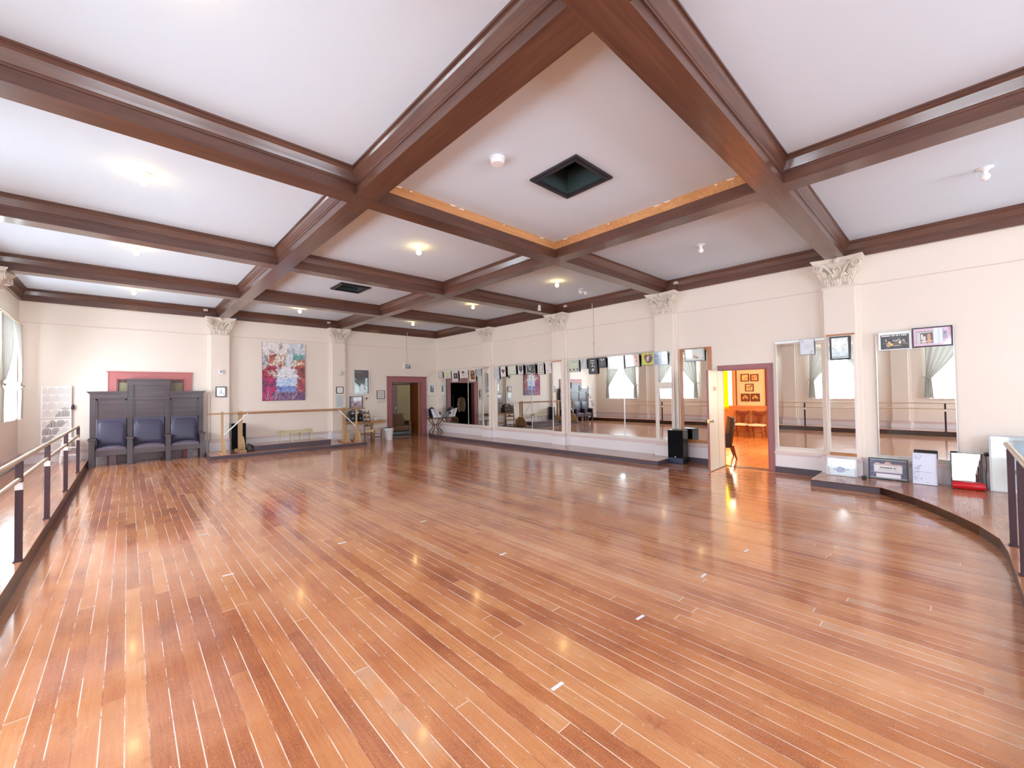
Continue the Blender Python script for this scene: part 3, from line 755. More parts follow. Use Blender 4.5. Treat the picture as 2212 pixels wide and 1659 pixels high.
def whiteglare(A): A.rect(0, 0, 1, 1, (240, 242, 244)).rect(.28, 0, .42, 1, (222, 228, 232)).rect(.62, .02, .78, 1, (246, 248, 250)).rect(.9, .02, .97, .98, (226, 230, 232))  # pale upright bands paint window glare into the print
def orangefig(A): A.rect(0, 0, 1, 1, (242, 242, 238)).poly([(.62, .98), (.95, .95), (.98, .02), (.70, .04), (.78, .45)], (236, 196, 168)).line(.72, .9, .86, .55, .04, (190, 90, 80)).ell(.80, .44, .05, .05, (60, 44, 44)).blobs(6, (.3, .4, .45, .8), [(210, 206, 200), (190, 186, 190)], .02, .05).line(.7, .8, .9, .9, .03, (206, 120, 104))
def yellowbrown(A): A.rect(0, 0, 1, 1, (214, 206, 48)).ell(.36, .68, .17, .20, (96, 44, 36)).ell(.68, .70, .19, .20, (140, 84, 78)).poly([(.2, .6), (.9, .62), (.8, .25), (.6, .12), (.35, .22)], (104, 50, 40)).ell(.50, .58, .10, .13, (222, 206, 210)).ell(.62, .34, .16, .12, (86, 40, 34)).ell(.48, .40, .10, .05, (238, 230, 232)).poly([(0, 0), (.4, 0), (.2, .25), (0, .35)], (196, 214, 50)).ell(.42, .68, .05, .05, (120, 64, 50))
def blueglare(A): A.rect(0, 0, 1, 1, (226, 234, 238)).rect(0, 0, .55, 1, (140, 158, 180)).poly([(0, .9), (.5, .7), (.55, 1), (0, 1)], (176, 192, 210)).line(0, .48, .55, .56, .03, (210, 220, 230)).line(0, .9, .5, .3, .03, (120, 138, 160)).rect(.62, .1, .7, 1, (206, 226, 226))  # blue-grey and white glare on the glass, painted into the print
def hands(A): A.rect(0, 0, 1, 1, (206, 216, 208)).poly([(.08, .1), (.2, .95), (.85, .98), (.95, .12)], (222, 230, 222)).ell(.52, .32, .10, .12, (196, 160, 140)).ell(.62, .24, .10, .08, (170, 130, 112)).ell(.47, .45, .04, .05, (210, 140, 110)).blobs(5, (.2, .15, .4, .35), [(190, 176, 160), (214, 200, 180)], .02, .05).blobs(3, (.85, .1, .93, .25), [(110, 120, 120)], .01, .03)
def swirlcert(A): A.rect(0, 0, 1, 1, (226, 232, 242)).line(.05, .95, .3, .80, .015, (110, 116, 130)).line(.05, .75, .22, .97, .012, (130, 136, 150)).blobs(7, (.04, .78, .3, .97), [(150, 156, 170), (110, 116, 132)], .01, .025).blobs(7, (.65, .04, .95, .24), [(150, 156, 170), (110, 116, 132)], .01, .025).line(.65, .05, .95, .22, .012, (120, 126, 140)).words(.3, .75, .6, .02, (160, 166, 180)).words(.25, .8, .5, .02, (160, 166, 180)).words(.3, .7, .4, .02, (160, 166, 180))
def palace(A):
    A.rect(0, 0, 1, 1, (240, 246, 248)).rect(.035, .02, .955, .88, (60, 64, 72)).words(.07, .90, .775, .075, (250, 250, 252), .035).words(.2, .7, .66, .025, (150, 152, 162), .05)
    for u, v, ru, rv, c in ((.22, .55, .03, .05, (190, 194, 196)), (.32, .36, .06, .13, (222, 190, 120)), (.30, .24, .07, .10, (206, 160, 120)), (.40, .28, .05, .08, (234, 206, 130)), (.47, .52, .05, .07, (150, 146, 156)), (.56, .50, .05, .06, (196, 170, 170)), (.55, .36, .10, .10, (112, 96, 100)), (.64, .56, .05, .05, (170, 176, 166)), (.67, .40, .045, .10, (222, 222, 200)), (.78, .50, .05, .07, (176, 166, 160)), (.80, .36, .05, .10, (130, 112, 112)), (.55, .22, .18, .03, (176, 166, 150))):
        A.ell(u, v, ru, rv, c)
    A.line(.18, .6, .24, .45, .02, (180, 184, 186)).line(.1, .38, .22, .40, .018, (150, 150, 170)).line(.23, .38, .24, .18, .02, (180, 186, 196)).line(.82, .4, .92, .25, .02, (176, 168, 176)).words(.2, .8, .07, .018, (130, 132, 146), .05)
def pinkposter(A):
    A.rect(0, 0, 1, 1, (232, 200, 222)).blobs(40, (.02, .02, .98, .98), [(206, 160, 196), (244, 226, 240), (190, 140, 180), (226, 180, 210)], .012, .04)
    A.rect(.09, .15, .52, .86, (206, 212, 212)).rect(.10, .80, .53, .83, (90, 84, 90)).rect(.19, .15, .52, .74, (104, 92, 92)).rect(.21, .35, .26, .66, (240, 240, 236)).rect(.27, .3, .33, .55, (230, 226, 222)).ell(.42, .5, .05, .2, (206, 160, 130)).ell(.43, .26, .08, .1, (214, 172, 146)).ell(.28, .24, .08, .08, (222, 214, 206)).rect(.54, .1, .78, .97, (232, 244, 248)).rect(.66, .1, .70, .97, (206, 230, 234)).rect(.79, .36, .90, .80, (176, 174, 196)).ell(.84, .68, .02, .06, (120, 118, 150)).blobs(8, (.78, .06, .95, .3), [(220, 222, 240), (240, 240, 250)], .01, .03)
def gardenpic(A):
    A.rect(0, 0, 1, 1, (206, 208, 206)).rect(.05, .04, .95, .96, (128, 134, 116))
    A.blobs(30, (.08, .5, .35, .92), [(166, 148, 100), (120, 92, 84), (146, 150, 130), (180, 176, 150)], .03, .1)
    A.blobs(30, (.62, .45, .92, .92), [(150, 118, 84), (122, 92, 62), (166, 160, 140), (140, 140, 120)], .03, .1)
    A.rect(.05, .04, .95, .30, (112, 122, 126)).rect(.34, .32, .62, .92, (190, 212, 200)).rect(.36, .6, .60, .88, (216, 226, 222)).words(.42, .55, .80, .02, (130, 140, 136)).words(.42, .55, .68, .02, (130, 140, 136)).words(.4, .56, .56, .015, (120, 150, 140)).words(.42, .58, .42, .03, (140, 166, 150)).rect(.36, .08, .62, .30, (130, 150, 150))
rows = [
 ('pale grey-green certificate hanging closest to the room corner', 14.42, 14.75, 2.345, 2.605, 'fgrey', .012, cert),
 ('cream picture with a yellow drawing, second from the room corner', 13.84, 14.32, 2.305, 2.605, 'fwhite', .014, ydraw),
 ('tall white poster with a dark square photo over the doorway reflection', 13.34, 13.74, 2.15, 2.59, 'fwhite', .012, whitesq),
 ('white picture of a dark red diagonal dancer above the corner mirror', 12.69, 13.22, 2.285, 2.592, 'fwhite', .012, reddancer),
 ('brown painting in a cream mat on the corner mirror', 12.22, 12.60, 2.14, 2.58, 'fwhite', .014, portrait),
 ('blue-grey sheet beside the brown painting near the corner pilaster', 11.88, 12.18, 2.31, 2.595, 'fsilver', .006, greysheet),
 ('tall pale blue sheet of printed text, first after the corner pilaster', 10.87, 11.14, 2.165, 2.61, 'fsilver', .006, textsheet),
 ('white picture of a dark maroon heart', 10.52, 10.81, 2.23, 2.61, 'fblack', .008, heart),
 ('pale green picture with small dark figures, next to the heart picture', 10.0, 10.44, 2.295, 2.61, 'fblack', .008, greenfig),
 ('white-matted dark photo between the pale green picture and the crowd photo', 9.66, 9.93, 2.27, 2.61, 'fblack', .008, darkphoto),
 ('black and white crowd photograph above the pond painting reflection', 9.12, 9.55, 2.275, 2.605, 'fblack', .01, crowd),
 ('white certificate with a thin dark double border', 8.735, 9.02, 2.25, 2.615, 'fblack', .008, dborder),
 ('white picture with scattered small dark flowers', 8.44, 8.67, 2.262, 2.603, 'fwhite', .01, flowers),
 ('pale green picture with three small portraits along its bottom', 7.375, 7.795, 2.265, 2.61, 'fsilver', .012, trio),
 ('grey glazed picture with painted reflections next to the three-portrait picture', 7.105, 7.305, 2.335, 2.63, 'fwhite', .008, glare),
 ('tall black poster with white strokes, lowest hanging above the widest mirror', 6.735, 7.03, 2.17, 2.62, 'fblack', .012, blacktall),
 ('small dark grey picture with a white crest', 6.455, 6.69, 2.335, 2.627, 'fblack', .012, darkcrest),
 ('white picture with painted window glare, directly over the window reflection', 5.895, 6.385, 2.27, 2.618, 'fwhite', .008, whiteglare),
 ('white picture with an orange figure on its edge', 5.445, 5.865, 2.30, 2.63, 'fblack', .008, orangefig),
 ('bright yellow picture with brown rounded shapes', 5.04, 5.39, 2.32, 2.64, 'fblack', .008, yellowbrown),
 ('picture with painted blue-grey and white glare on the pilaster behind the speaker', 4.64, 5.0, 2.305, 2.625, 'fsilver', .008, blueglare),
]
for i, (lb, y0, y1, z0, z1, fc, fw_, art) in enumerate(rows):
    picture(lb, 'R', (y0 + y1) / 2, z0, y1 - y0, z1 - z0, fc, fw_, art, off=.16 if i == 20 else .05, tilt=R(4), group=G1)
picture('pale green picture of clasped hands on the orange-framed mirror', 'R', 4.05, 2.345, .455, .29, 'fgrey', .016, hands, off=.05, tilt=R(5))
picture('white certificate with scroll corners on the mirror by the lounge doorway', 'R', 1.90, 2.33, .235, .30, 'fgrey', .006, swirlcert, off=.04, tilt=R(3))
picture('garden picture in a thick dark frame on the big pilaster', 'R', 1.385, 2.19, .295, .425, 'fblack', .028, gardenpic, off=.15, tilt=R(4))
picture('black theatre poster with white headline in a white frame', 'R', .66, 2.31, .415, .315, 'fwhite', .014, palace, off=.045, tilt=R(3))
picture('pink bordered poster in a dark purple frame, highest on the mirror wall', 'R', .215, 2.33, .465, .32, 'fpurple', .018, pinkposter, off=.045, tilt=R(2))
# end wall
def silh(A): A.rect(0, 0, 1, 1, (240, 240, 240)).ell(.52, .68, .09, .1, (70, 70, 74)).poly([(.4, .6), (.62, .62), (.6, .3), (.42, .25)], (80, 80, 86)).line(.42, .5, .2, .15, .07, (60, 60, 66)).line(.6, .45, .85, .15, .07, (90, 90, 96)).rect(.05, .05, .95, .12, (200, 202, 206))
picture('small black-framed photo on the pilaster beside the throne', 'B', 2.028, 1.68, .265, .31, 'fblack', .026, silh, off=.125, tilt=0)
def sculpt(A):
    A.rect(0, 0, 1, 1, (72, 72, 74)).rect(0, .75, 1, 1, (82, 76, 80)).words(.06, .5, .91, .022, (170, 160, 150), .03).words(.2, .4, .865, .015, (130, 122, 116), .03)
    A.poly([(.0, .70), (.15, .58), (.15, .54), (0, .54)], (176, 178, 196)).poly([(0, .5), (.04, .5), (.34, .30), (.30, .10), (.32, .05), (0, .05)], (214, 236, 234)).line(0, .62, .35, .3, .03, (36, 36, 40))
    for i in range(5): A.rect(.45 + i * .1, .42, .49 + i * .1, .78, (58 + 10 * (i % 2), 60 + 8 * (i % 2), 64))
    A.ell(.52, .27, .13, .09, (214, 216, 208)).ell(.54, .27, .06, .05, (110, 112, 106)).ell(.60, .19, .13, .05, (196, 200, 192)).ell(.75, .33, .07, .05, (180, 184, 178)).ell(.83, .26, .08, .06, (206, 210, 204)).ell(.76, .22, .04, .03, (90, 92, 90)).line(.6, .10, .85, .10, .025, (236, 238, 236)).line(.85, .10, .96, .22, .03, (230, 232, 230)).line(.38, .18, .5, .3, .02, (220, 222, 216)).rect(0, 0, 1, .03, (40, 40, 42))
picture('tall dark sculpture poster in a white frame above the desk', 'B', 6.34, 1.70, .60, .93, 'fwhite', .03, sculpt, off=.02, tilt=0)
def shell(A): A.rect(0, 0, 1, 1, (176, 156, 172)).blobs(30, (.05, .3, .95, .95), [(196, 180, 192), (150, 130, 146), (214, 200, 206)], .04, .12).ell(.4, .78, .12, .12, (244, 240, 242)).line(.4, .7, .35, .4, .08, (216, 208, 214)).ell(.4, .36, .12, .1, (90, 72, 76)).rect(0, 0, 1, .2, (170, 140, 130)).line(.1, .45, .35, .5, .03, (226, 220, 224))
picture('purple-grey picture in a black frame standing behind the stereo', 'B', 6.13, 1.16, .475, .475, 'fblack', .025, shell, off=.03, tilt=0)
def nested(A): A.rect(0, 0, 1, 1, (238, 236, 230)).rect(.16, .16, .84, .84, (50, 46, 48)).rect(.2, .2, .8, .8, (206, 208, 200)).rect(.3, .3, .7, .7, (196, 200, 192))
picture('square black frame with a nested border near the far doorway', 'B', 7.085, 1.52, .315, .315, 'fblack', .022, nested, off=.02, tilt=0)
def arch(A): A.rect(0, 0, 1, 1, (238, 236, 230)).rect(.28, .22, .78, .80, (92, 92, 100)).ell(.55, .45, .1, .2, (150, 150, 156)).rect(.5, .6, .75, .78, (210, 212, 216)).rect(.34, .25, .44, .6, (44, 44, 50))
picture('white-framed grey photo between the far doorway and the room corner', 'B', 9.345, 1.63, .37, .51, 'fwhite', .016, arch, off=.02, tilt=0)
# pictures leaning at the back of the curved platform: y centre, bottom z on deck
def lean(label, y, x, w_, h, fc, fw_, art, ang, name='framed_picture', mats='print'):
    return picture(label, 'R', 0, 0, w_, h, fc, fw_, art, loc=(x, y, .112), tilt=-R(ang), name=name, mats=mats)
def kimono(A):
    A.rect(0, 0, 1, 1, (206, 210, 226)).rect(.03, .03, .97, .88, (220, 238, 244)).blobs(14, (.25, .5, .75, .85), [(206, 222, 230), (228, 244, 248), (190, 206, 214)], .03, .09)
    A.rect(.03, .03, .12, .85, (170, 174, 176)).poly([(.06, .05), (.20, .05), (.17, .5), (.14, .82), (.08, .82), (.07, .4)], (226, 226, 230)).ell(.125, .73, .025, .035, (50, 56, 70)).rect(.10, .55, .19, .60, (120, 130, 136)).poly([(.80, .06), (.95, .05), (.90, .5), (.82, .52)], (226, 240, 244)).ell(.835, .63, .028, .035, (50, 60, 74))
    A.poly([(.30, .22), (.36, .46), (.45, .52), (.58, .46), (.66, .30), (.60, .18), (.42, .14)], (170, 176, 208)).line(.38, .48, .63, .38, .05, (110, 122, 150)).blobs(8, (.35, .16, .6, .4), [(190, 196, 224), (150, 156, 190)], .03, .06).blobs(4, (.24, .30, .30, .40), [(90, 120, 112), (120, 150, 140)], .012, .03).blobs(4, (.68, .30, .76, .38), [(90, 120, 112), (120, 150, 140)], .012, .03)
def ticket(A):
    A.rect(0, 0, 1, 1, (84, 84, 104)).rect(.0, .0, 1, .05, (170, 176, 184)).rect(0, .94, 1, 1, (150, 158, 170)).blobs(14, (.02, .1, .14, .9), [(96, 112, 152), (76, 90, 130), (110, 124, 160)], .02, .06).blobs(10, (.86, .1, .98, .9), [(84, 80, 96), (104, 98, 112)], .02, .05)
    A.ell(.5, .74, .10, .14, (206, 166, 166)).ell(.22, .74, .07, .07, (214, 190, 206)).ell(.78, .70, .07, .07, (214, 180, 190)).poly([(.12, .62), (.88, .62), (.88, .76), (.12, .76)], (208, 172, 176)).rect(.12, .34, .88, .68, (226, 226, 226)).rect(.12, .30, .88, .37, (206, 196, 212)).words(.28, .72, .52, .07, (70, 66, 76), .035).line(.25, .45, .75, .44, .015, (130, 130, 140)).rect(.18, .06, .84, .25, (236, 232, 240))
def blossom(A):
    A.rect(0, 0, 1, 1, (224, 230, 248)); A.blobs(46, (.02, .1, .3, .95), [(196, 206, 234), (176, 188, 222), (210, 216, 240)], .01, .045)
    for u, v in ((.34, .90), (.34, .60), (.36, .18), (.62, .06)): A.blobs(4, (u - .02, v - .015, u + .02, v + .015), [(90, 92, 120), (120, 122, 150)], .006, .016)
    A.words(.26, .8, .385, .014, (150, 150, 176), .03)
lean('pale blue landscape picture of two robed figures, leaning under the pilaster mirror', 1.395, 9.30, .43, .315, 'fsilver', .016, kimono, 7)
lean('dark picture with a pink ticket-shaped banner, leaning beside the plinth', .79, 9.42, .50, .355, 'fblack', .016, ticket, 5)
lean('tall white picture with a faint blossom branch, leaning below the wide mirror', .345, 9.33, .285, .50, 'fgrey', .005, blossom, 5)
t = thing('leaning_mirror', 'square frameless mirror leaning behind the red roll', 'mirror', (9.44, -.11, .112), RZ['R'], tilt=-R(7))
MB().box(-.155, -.006, 0, .155, 0, .52).build('glass', M['mirror'], t); MB().box(-.17, 0, 0, .165, .014, .53).build('backing', M['fblack'], t)
def bluereflect(A):  # bluish window reflections on the glass, painted into the print
    A.rect(0, 0, 1, 1, (206, 222, 226)).rect(0, 0, .25, 1, (220, 228, 226)).rect(.3, .1, .95, .95, (176, 200, 216)).rect(.45, .1, .5, .95, (226, 236, 240)).rect(.7, .1, .74, .95, (220, 232, 238)).rect(.55, .5, .68, .9, (130, 168, 200)).rect(.8, .1, .9, .8, (150, 180, 206)).blobs(10, (.35, .05, .6, .4), [(150, 140, 132), (120, 112, 110), (176, 170, 160)], .04, .1).rect(0, .9, 1, .94, (190, 200, 204))
lean('large glazed picture leaning behind the single-bar railing', -.72, 9.40, .76, .83, 'fsilver', .022, bluereflect, 5)

# large painting of a pond with red and purple banks
def pond_color(u, v, r):
    n_ = noise.noise(Vector((u * 4, v * 4, 3.1))); n2 = noise.noise(Vector((u * 9, v * 9, 8.1))); n3 = noise.noise(Vector((u * 20, v * 20, 1.7)))
    d = abs(u - (.58 + .04 * math.sin(v * 7))) / (.30 if v < .42 else .24 if v < .56 else .10)
    if v > .60 and u < .14 and v < .8: c = (186, 186, 194) if n3 > -.1 else (120, 110, 120)
    elif v > .82: c = ((226, 222, 222) if n2 > -.25 else (176, 160, 164)) if u < .62 else ((206, 214, 222) if n2 > -.1 else (170, 176, 194))
    elif v > .72 and u > .70: c = (104, 164, 164) if n2 > -.15 else (72, 110, 120)
    elif v > .60:
        c = (232, 226, 218) if n3 > .0 else (176, 150, 132)
        if .15 < u < .44 and v < .80 and n_ < .25: c = (176, 92, 76) if n2 > -.1 else (110, 48, 52)
        if u > .78: c = (186, 106, 84) if n2 > -.1 else (224, 210, 200)
        if abs(u - .62) < .07: c = (210, 220, 230)
    elif v > .40:
        c = (226, 228, 236) if n2 > -.3 else (160, 158, 178)
        if d >= 1: c = (150, 46, 66) if n2 > -.05 else (196, 186, 182)
        if d >= 1 and u > .75: c = (140, 70, 66) if n2 > -.1 else (104, 64, 78)
    elif v > .15:
        c = (178, 202, 236) if n2 > -.2 else (206, 218, 240)
        if v < .25: c = (120, 146, 206) if n2 > -.1 else (86, 108, 164)
        if d >= 1 or u < .3: c = (178, 52, 104) if n2 > -.05 else (118, 56, 92)
        if u > .80: c = (150, 70, 84) if n2 > -.1 else (200, 112, 100)
    else:
        c = (112, 82, 116) if n2 > -.1 else (92, 66, 100)
        if u < .3: c = (160, 52, 98) if n_ > -.1 else (106, 66, 98)
    return tuple(max(0, min(255, x + r.uniform(-12, 12))) for x in c)
class Still:
    def uniform(s, a, b): return 0
def pond(b, w_, h_, y):
    nu, nv = 126, 188; st = Still()
    for j in range(nv):
        for i in range(nu):
            u, v = (i + .5) / nu, (j + .5) / nv
            flat_ = .25 < u < .85 and v < .60
            q = noise.noise(Vector((u * (7 if flat_ else 16), v * (34 if flat_ else 14), .3))); q2 = noise.noise(Vector((u * 15, v * 18, 5.3)))
            c = pond_color(min(.999, max(0, u + q * .07)), min(.999, max(0, v + q2 * (.02 if flat_ else .05))), st)
            c0 = pond_color(u, min(.999, v + .02), st)
            g = noise.noise(Vector((u * (20 if flat_ else 42), v * (90 if flat_ else 38), 9.3))) * 46 + 8
            c = tuple(max(0, min(255, a_ * .7 + b_ * .3 + g)) for a_, b_ in zip(c, c0))
            b.cc = srgb(c); x0, x1, z0, z1 = (i / nu - .5) * w_, ((i + 1) / nu - .5) * w_, j / nv * h_, (j + 1) / nv * h_
            b.add([(x0, y, z0), (x1, y, z0), (x1, y, z1), (x0, y, z1)], [(0, 1, 2, 3)])
    A = Art(w_, h_, y - .0004); r = random.Random(5)
    for i in range(26):
        u = r.uniform(.08, .72); A.line(u, .02, u + r.uniform(-.05, .12), r.uniform(.08, .24), .006, (206, 176, 200))
    for i in range(12):
        u = r.uniform(.3, .62); v = r.uniform(.33, .55); A.line(u, v, u + r.uniform(.06, .2), v + r.uniform(-.006, .006), .006, (244, 242, 246))
    A.line(.595, .5, .60, .74, .012, (236, 236, 240))
    b.cc = None
    for v_, f_, c_ in ((A.b.v, A.b.f, A.b.col),):
        for f, c in zip(f_, c_): b.cc = c; b.add([v_[k_] for k_ in f], [tuple(range(len(f)))])
t = thing('canvas_painting', 'large unframed painting of a pond between red and purple banks', 'painting', wallpt('B', 3.755, 1.535, .005))
MB().box(-.63, -.035, 0, .63, 0, 1.885).build('stretcher', M['fpurple'], t)
b = MB(); pond(b, 1.26, 1.885, -.0354); b.build('canvas', M['canvas'], t)
M['slot'] = flat('shaded_openwork', (206, 196, 192), .9)  # grey stands in for the shadowed wall seen through the screen
# ------------------------------------------------------------------ doors
def door_frame(n, w, u0, u1, zt, mat, trimw=.12, head=.0, z0=0, jamb=.2, cornice=False):
    t = thing('door_%d' % n, None, None, wallpt(w, (u0 + u1) / 2, 0, 0), RZ[w], kind='structure'); h = (u1 - u0) / 2
    b = MB()
    for s_ in (-1, 1):
        b.box(s_ * h, -.025, z0, s_ * (h + trimw), .0, zt + trimw); b.box(s_ * h, -.012, z0, s_ * (h - .02), jamb, zt) if jamb > .1 or s_ > 0 else b.box(s_ * h, -.012, z0, s_ * (h - .01), .03, zt)
        b.box(s_ * (h + trimw - .02), -.035, z0, s_ * (h + trimw), 0, zt + trimw)
    b.box(-h - trimw, -.026, zt, h + trimw, 0, zt + trimw); b.box(-h, -.012, zt - .02, h, jamb, zt)
    if cornice: b.box(-h - trimw - .03, -.06, zt + trimw, h + trimw + .03, 0, zt + trimw + .025)
    b.build('door_frame', M[mat], t, bevel=.004); return t
door_frame(1, 'R', 2.60, 3.47, 2.11, 'mauve', .10, jamb=.1)
door_frame(2, 'B', 7.55, 8.89, 2.17, 'mauve', .20, cornice=True)
d3 = door_frame(3, 'B', -.21, 1.18, 2.20, 'rose', .17, cornice=True)
b = MB(); b.box(-.69, .06, -.18, .69, .09, 2.18); b.build('door_panel', M['darkred'], d3)
b = MB(); b.box(-.66, .03, .2, -.36, .058, 2.10); b.box(.34, .03, .2, .66, .058, 2.10); b.build('glazed_light', M['olive'], d3)
# open leaf of the lounge door, hinged on the far jamb
hx, hy, ex, ey = W - .03, 3.475, 8.70, 3.44
ang = math.atan2(ey - hy, ex - hx); L = math.hypot(ex - hx, ey - hy)
t = thing('door_leaf', 'open pale greenish-white door leaf swung out into the hall', 'door', (hx, hy, 0), ang, kind='thing')
MB().box(0, -.02, .012, L, .02, 2.085).build('panel', M['leaf'], t, bevel=.004)
MB().box(L - .004, -.021, .012, L + .004, .021, 2.085).build('lock_edge', M['mauve'], t)
MB().box(.36, .0195, .03, .368, .0225, 2.07).build('seam_moulding', M['fgrey'], t)
for s_ in (1, -1):
    b = MB(); b.lathe([(.03, 0), (.03, .008), (.012, .012), (.012, .03), (.028, .04), (.03, .055), (.018, .066), (0, .068)], 16, (0, 0, 0), 'Y')
    o = b.build('door_knob', M['steel'], t, loc=(L - .075, s_ * .02, 1.03), smooth=40); o.rotation_euler = (0, 0, 0 if s_ == 1 else PI)
MB().lathe([(.022, 0), (.022, .006), (0, .008)], 14, (0, 0, 0), 'Y').build('deadbolt', M['steel'], t, loc=(L - .075, .02, 1.16), smooth=40)
MB().box(L - .012, -.022, 1.0, L + .006, .022, 1.07).build('latch_plate', M['brass'], t)
MB().box(.46, .02, 1.66, .62, .023, 1.74).build('door_plate', flat('salmon_plate', (206, 120, 96), .5), t)
MB().box(*(8.9, 2.60, .0), *(9.85, 3.47, .004)) if False else None
tag(MB().box(W - .02, 2.62, .0, W + .2, 3.45, .006).build('door_threshold', M['fasciab']), 'dark threshold strip under the lounge doorway', 'threshold')

# ------------------------------------------------------------------ lounge beyond the open door
LX, LY0, LY1, LZ = 16.3, 1.2, 7.6, 3.0
struct(MB().box(W + .2, LY0, -.1, LX, LY1, 0).build('floor_lounge', M['floor2']))
struct(MB().box(W + .2, LY0, LZ, LX, LY1, LZ + .1).build('ceiling_lounge', M['ceil']))
wall_with_holes('wall_lounge_far', 'x', LX, LX + .1, LY0, LY1, LZ, [(5.50, 6.5, .95, 2.6)], M['orangewall'])
struct(MB().box(W + .2, LY1, 0, LX, LY1 + .1, LZ).build('wall_lounge_end', M['orangewall']))
wall_with_holes('wall_lounge_side', 'y', LY0 - .1, LY0, W + .2, LX, LZ, [(12.0, 14.2, .9, 2.4)], M['orangewall'])  # unseen opening added to let the fill lamp in
b = MB(); b.box(LX - .03, LY0, 0, LX, LY1, 1.03); b.box(LX - .06, LY0, 1.03, LX, LY1, 1.09); b.box(LX - .05, LY0, 0, LX, LY1, .1)
b.cur = 1; b.box(LX - .035, 5.40, 1.09, LX, 5.43, 2.7); b.box(LX - .035, 4.44, 1.09, LX, 4.475, 2.7)
b.cur = 0; b.box(LX - .12, LY0, 0, LX, 4.38, 2.9) if False else None
tn[0] += 1; o = struct(b.build('trim_%d' % tn[0], [M['orangedado'], M['cherry']])); o['label'] = 'orange-brown dado and upright strips in the lounge'
struct(MB().box(LX - .14, 3.2, 0, LX, 4.36, LZ).build('wall_lounge_pier', M['orangewall']))
t = thing('window_9', None, None, (LX, 6.0, 0), 0, kind='structure')
b = MB(); b.box(-.02, -.5, .88, .03, -.44, 2.66); b.box(-.02, .44, .88, .03, .5, 2.66); b.box(-.02, -.5, 2.6, .03, .5, 2.66); b.box(-.04, -.5, .88, .03, .5, .95); b.build('window_frame', M['orangedado'], t)
area('lounge_area_light', (LX + .25, 6.06, 1.8), (0, PI / 2, 0), 1.6, .9, 130, (1.0, .84, .55))  # daylight outside the yellow-curtained window
yc = MB().grid(lambda u, v: (LX - .10 - .02 * math.sin(u * 50), 5.67 + u * .86, 2.62 - v * 1.68), 60, 6).build('window_curtain', M['yellow'], smooth=60)
tag(yc, 'bright yellow curtain at the lounge window', 'curtain')
area('lounge_area_light', (13.1, LY0 - .14, 1.65), (PI / 2, 0, 0), 2.3, 1.6, 300, (1.0, .80, .56))  # added fill lamp outside the added opening, brightens the lounge
def pic_l(label, y, z, s_, cols):
    def art(A): A.rect(0, 0, 1, 1, cols[0]).blobs(9, (.15, .15, .85, .85), cols[1:], .06, .16)
    picture(label, 'R', 0, 0, s_, s_, 'fbrown', .028, art, loc=(LX - .005, y, z), tilt=0, group='five square pictures on the lounge wall')
pic_l('upper square picture with a bright yellow centre on the lounge wall', 5.12, 1.96, .27, [(236, 190, 140), (244, 220, 90), (250, 226, 120), (200, 130, 80)])
pic_l('upper square picture of a pale curled shape on the lounge wall', 4.81, 1.96, .25, [(224, 160, 110), (250, 200, 150), (180, 100, 60)])
pic_l('middle square picture half pale, half dark on the lounge wall', 4.98, 1.60, .27, [(248, 206, 150), (120, 60, 40), (230, 170, 110)])
pic_l('lower dark square picture with a small pale figure nearer the yellow curtain', 5.12, 1.24, .28, [(130, 76, 44), (230, 180, 120), (110, 60, 36)])
pic_l('lower dark square picture with a pale cup shape', 4.80, 1.24, .28, [(116, 66, 36), (236, 190, 130), (96, 52, 30)])
def side_chair(label, loc, rz):
    t = thing('side_chair', label, 'chair', loc, rz, 'wooden side chairs in the lounge')
    MB().grid(lambda u, v: ((u - .5) * .44, -.22 + v * .42, .455 + .03 * math.sin(PI * u) * math.sin(PI * v)), 8, 8).box(-.22, -.22, .41, .22, .20, .455).build('seat', M['cream'], t, smooth=50)
    MB().box(-.22, -.21, .37, .22, .20, .41).build('seat_frame', M['cherry'], t, bevel=.004)
    for sx in (-1, 1):
        MB().tube([(sx * .20, -.19, .40), (sx * .20, -.20, .2), (sx * .205, -.21, 0)], [.022, .018, .014], 8).build('leg', M['cherry'], t, smooth=40)
        MB().tube([(sx * .19, .27, 0), (sx * .19, .20, .25), (sx * .19, .19, .45), (sx * .20, .25, .72), (sx * .215, .31, .92)], [.017, .02, .022, .018, .016], 8).build('leg', M['cherry'], t, smooth=40)
    MB().grid(lambda u, v: ((u - .5) * .42, .27 + .05 * v - .03 * math.sin(PI * u), .80 + .11 * v - .03 * math.sin(PI * u)), 10, 3).build('top_rail', M['cherry'], t, solid=.022)
    MB().grid(lambda u, v: ((u - .5) * (.10 + .16 * abs(v - .0) ** 2), .205 + .075 * v, .47 + .35 * v), 6, 8).build('back_splat', M['cherry'], t, solid=.014)
    MB().tube([(-.2, .19, .55), (.2, .19, .55)], .012, 6).tube([(-.2, -.2, .2), (.2, -.2, .2)], .01, 6).tube([(-.2, -.2, .22), (-.19, .2, .22)], .01, 6).tube([(.2, -.2, .22), (.19, .2, .22)], .01, 6).build('stretcher', M['cherry'], t)
    return t
sc1 = side_chair('cherry side chair with cream seat against the lounge wall under the pictures', (15.92, 4.66, 0), RZ['R'])
dup(sc1, (15.92, 5.20, 0), RZ['R'], 'cherry side chair with cream seat by the yellow curtain end of the lounge')
t = thing('lounge_armchair', 'dark brown high-backed armchair just inside the lounge, seen from behind', 'armchair', (10.72, 4.07, 0), R(205))
MB().grid(lambda u, v: ((u - .5) * (.62 + .06 * math.sin(PI * v)), .27 + .10 * v - .05 * math.sin(PI * u), .30 + .72 * v * (1 - .06 * (2 * u - 1) ** 2)), 12, 10).build('backrest', M['brownl'], t, solid=.10, smooth=60)
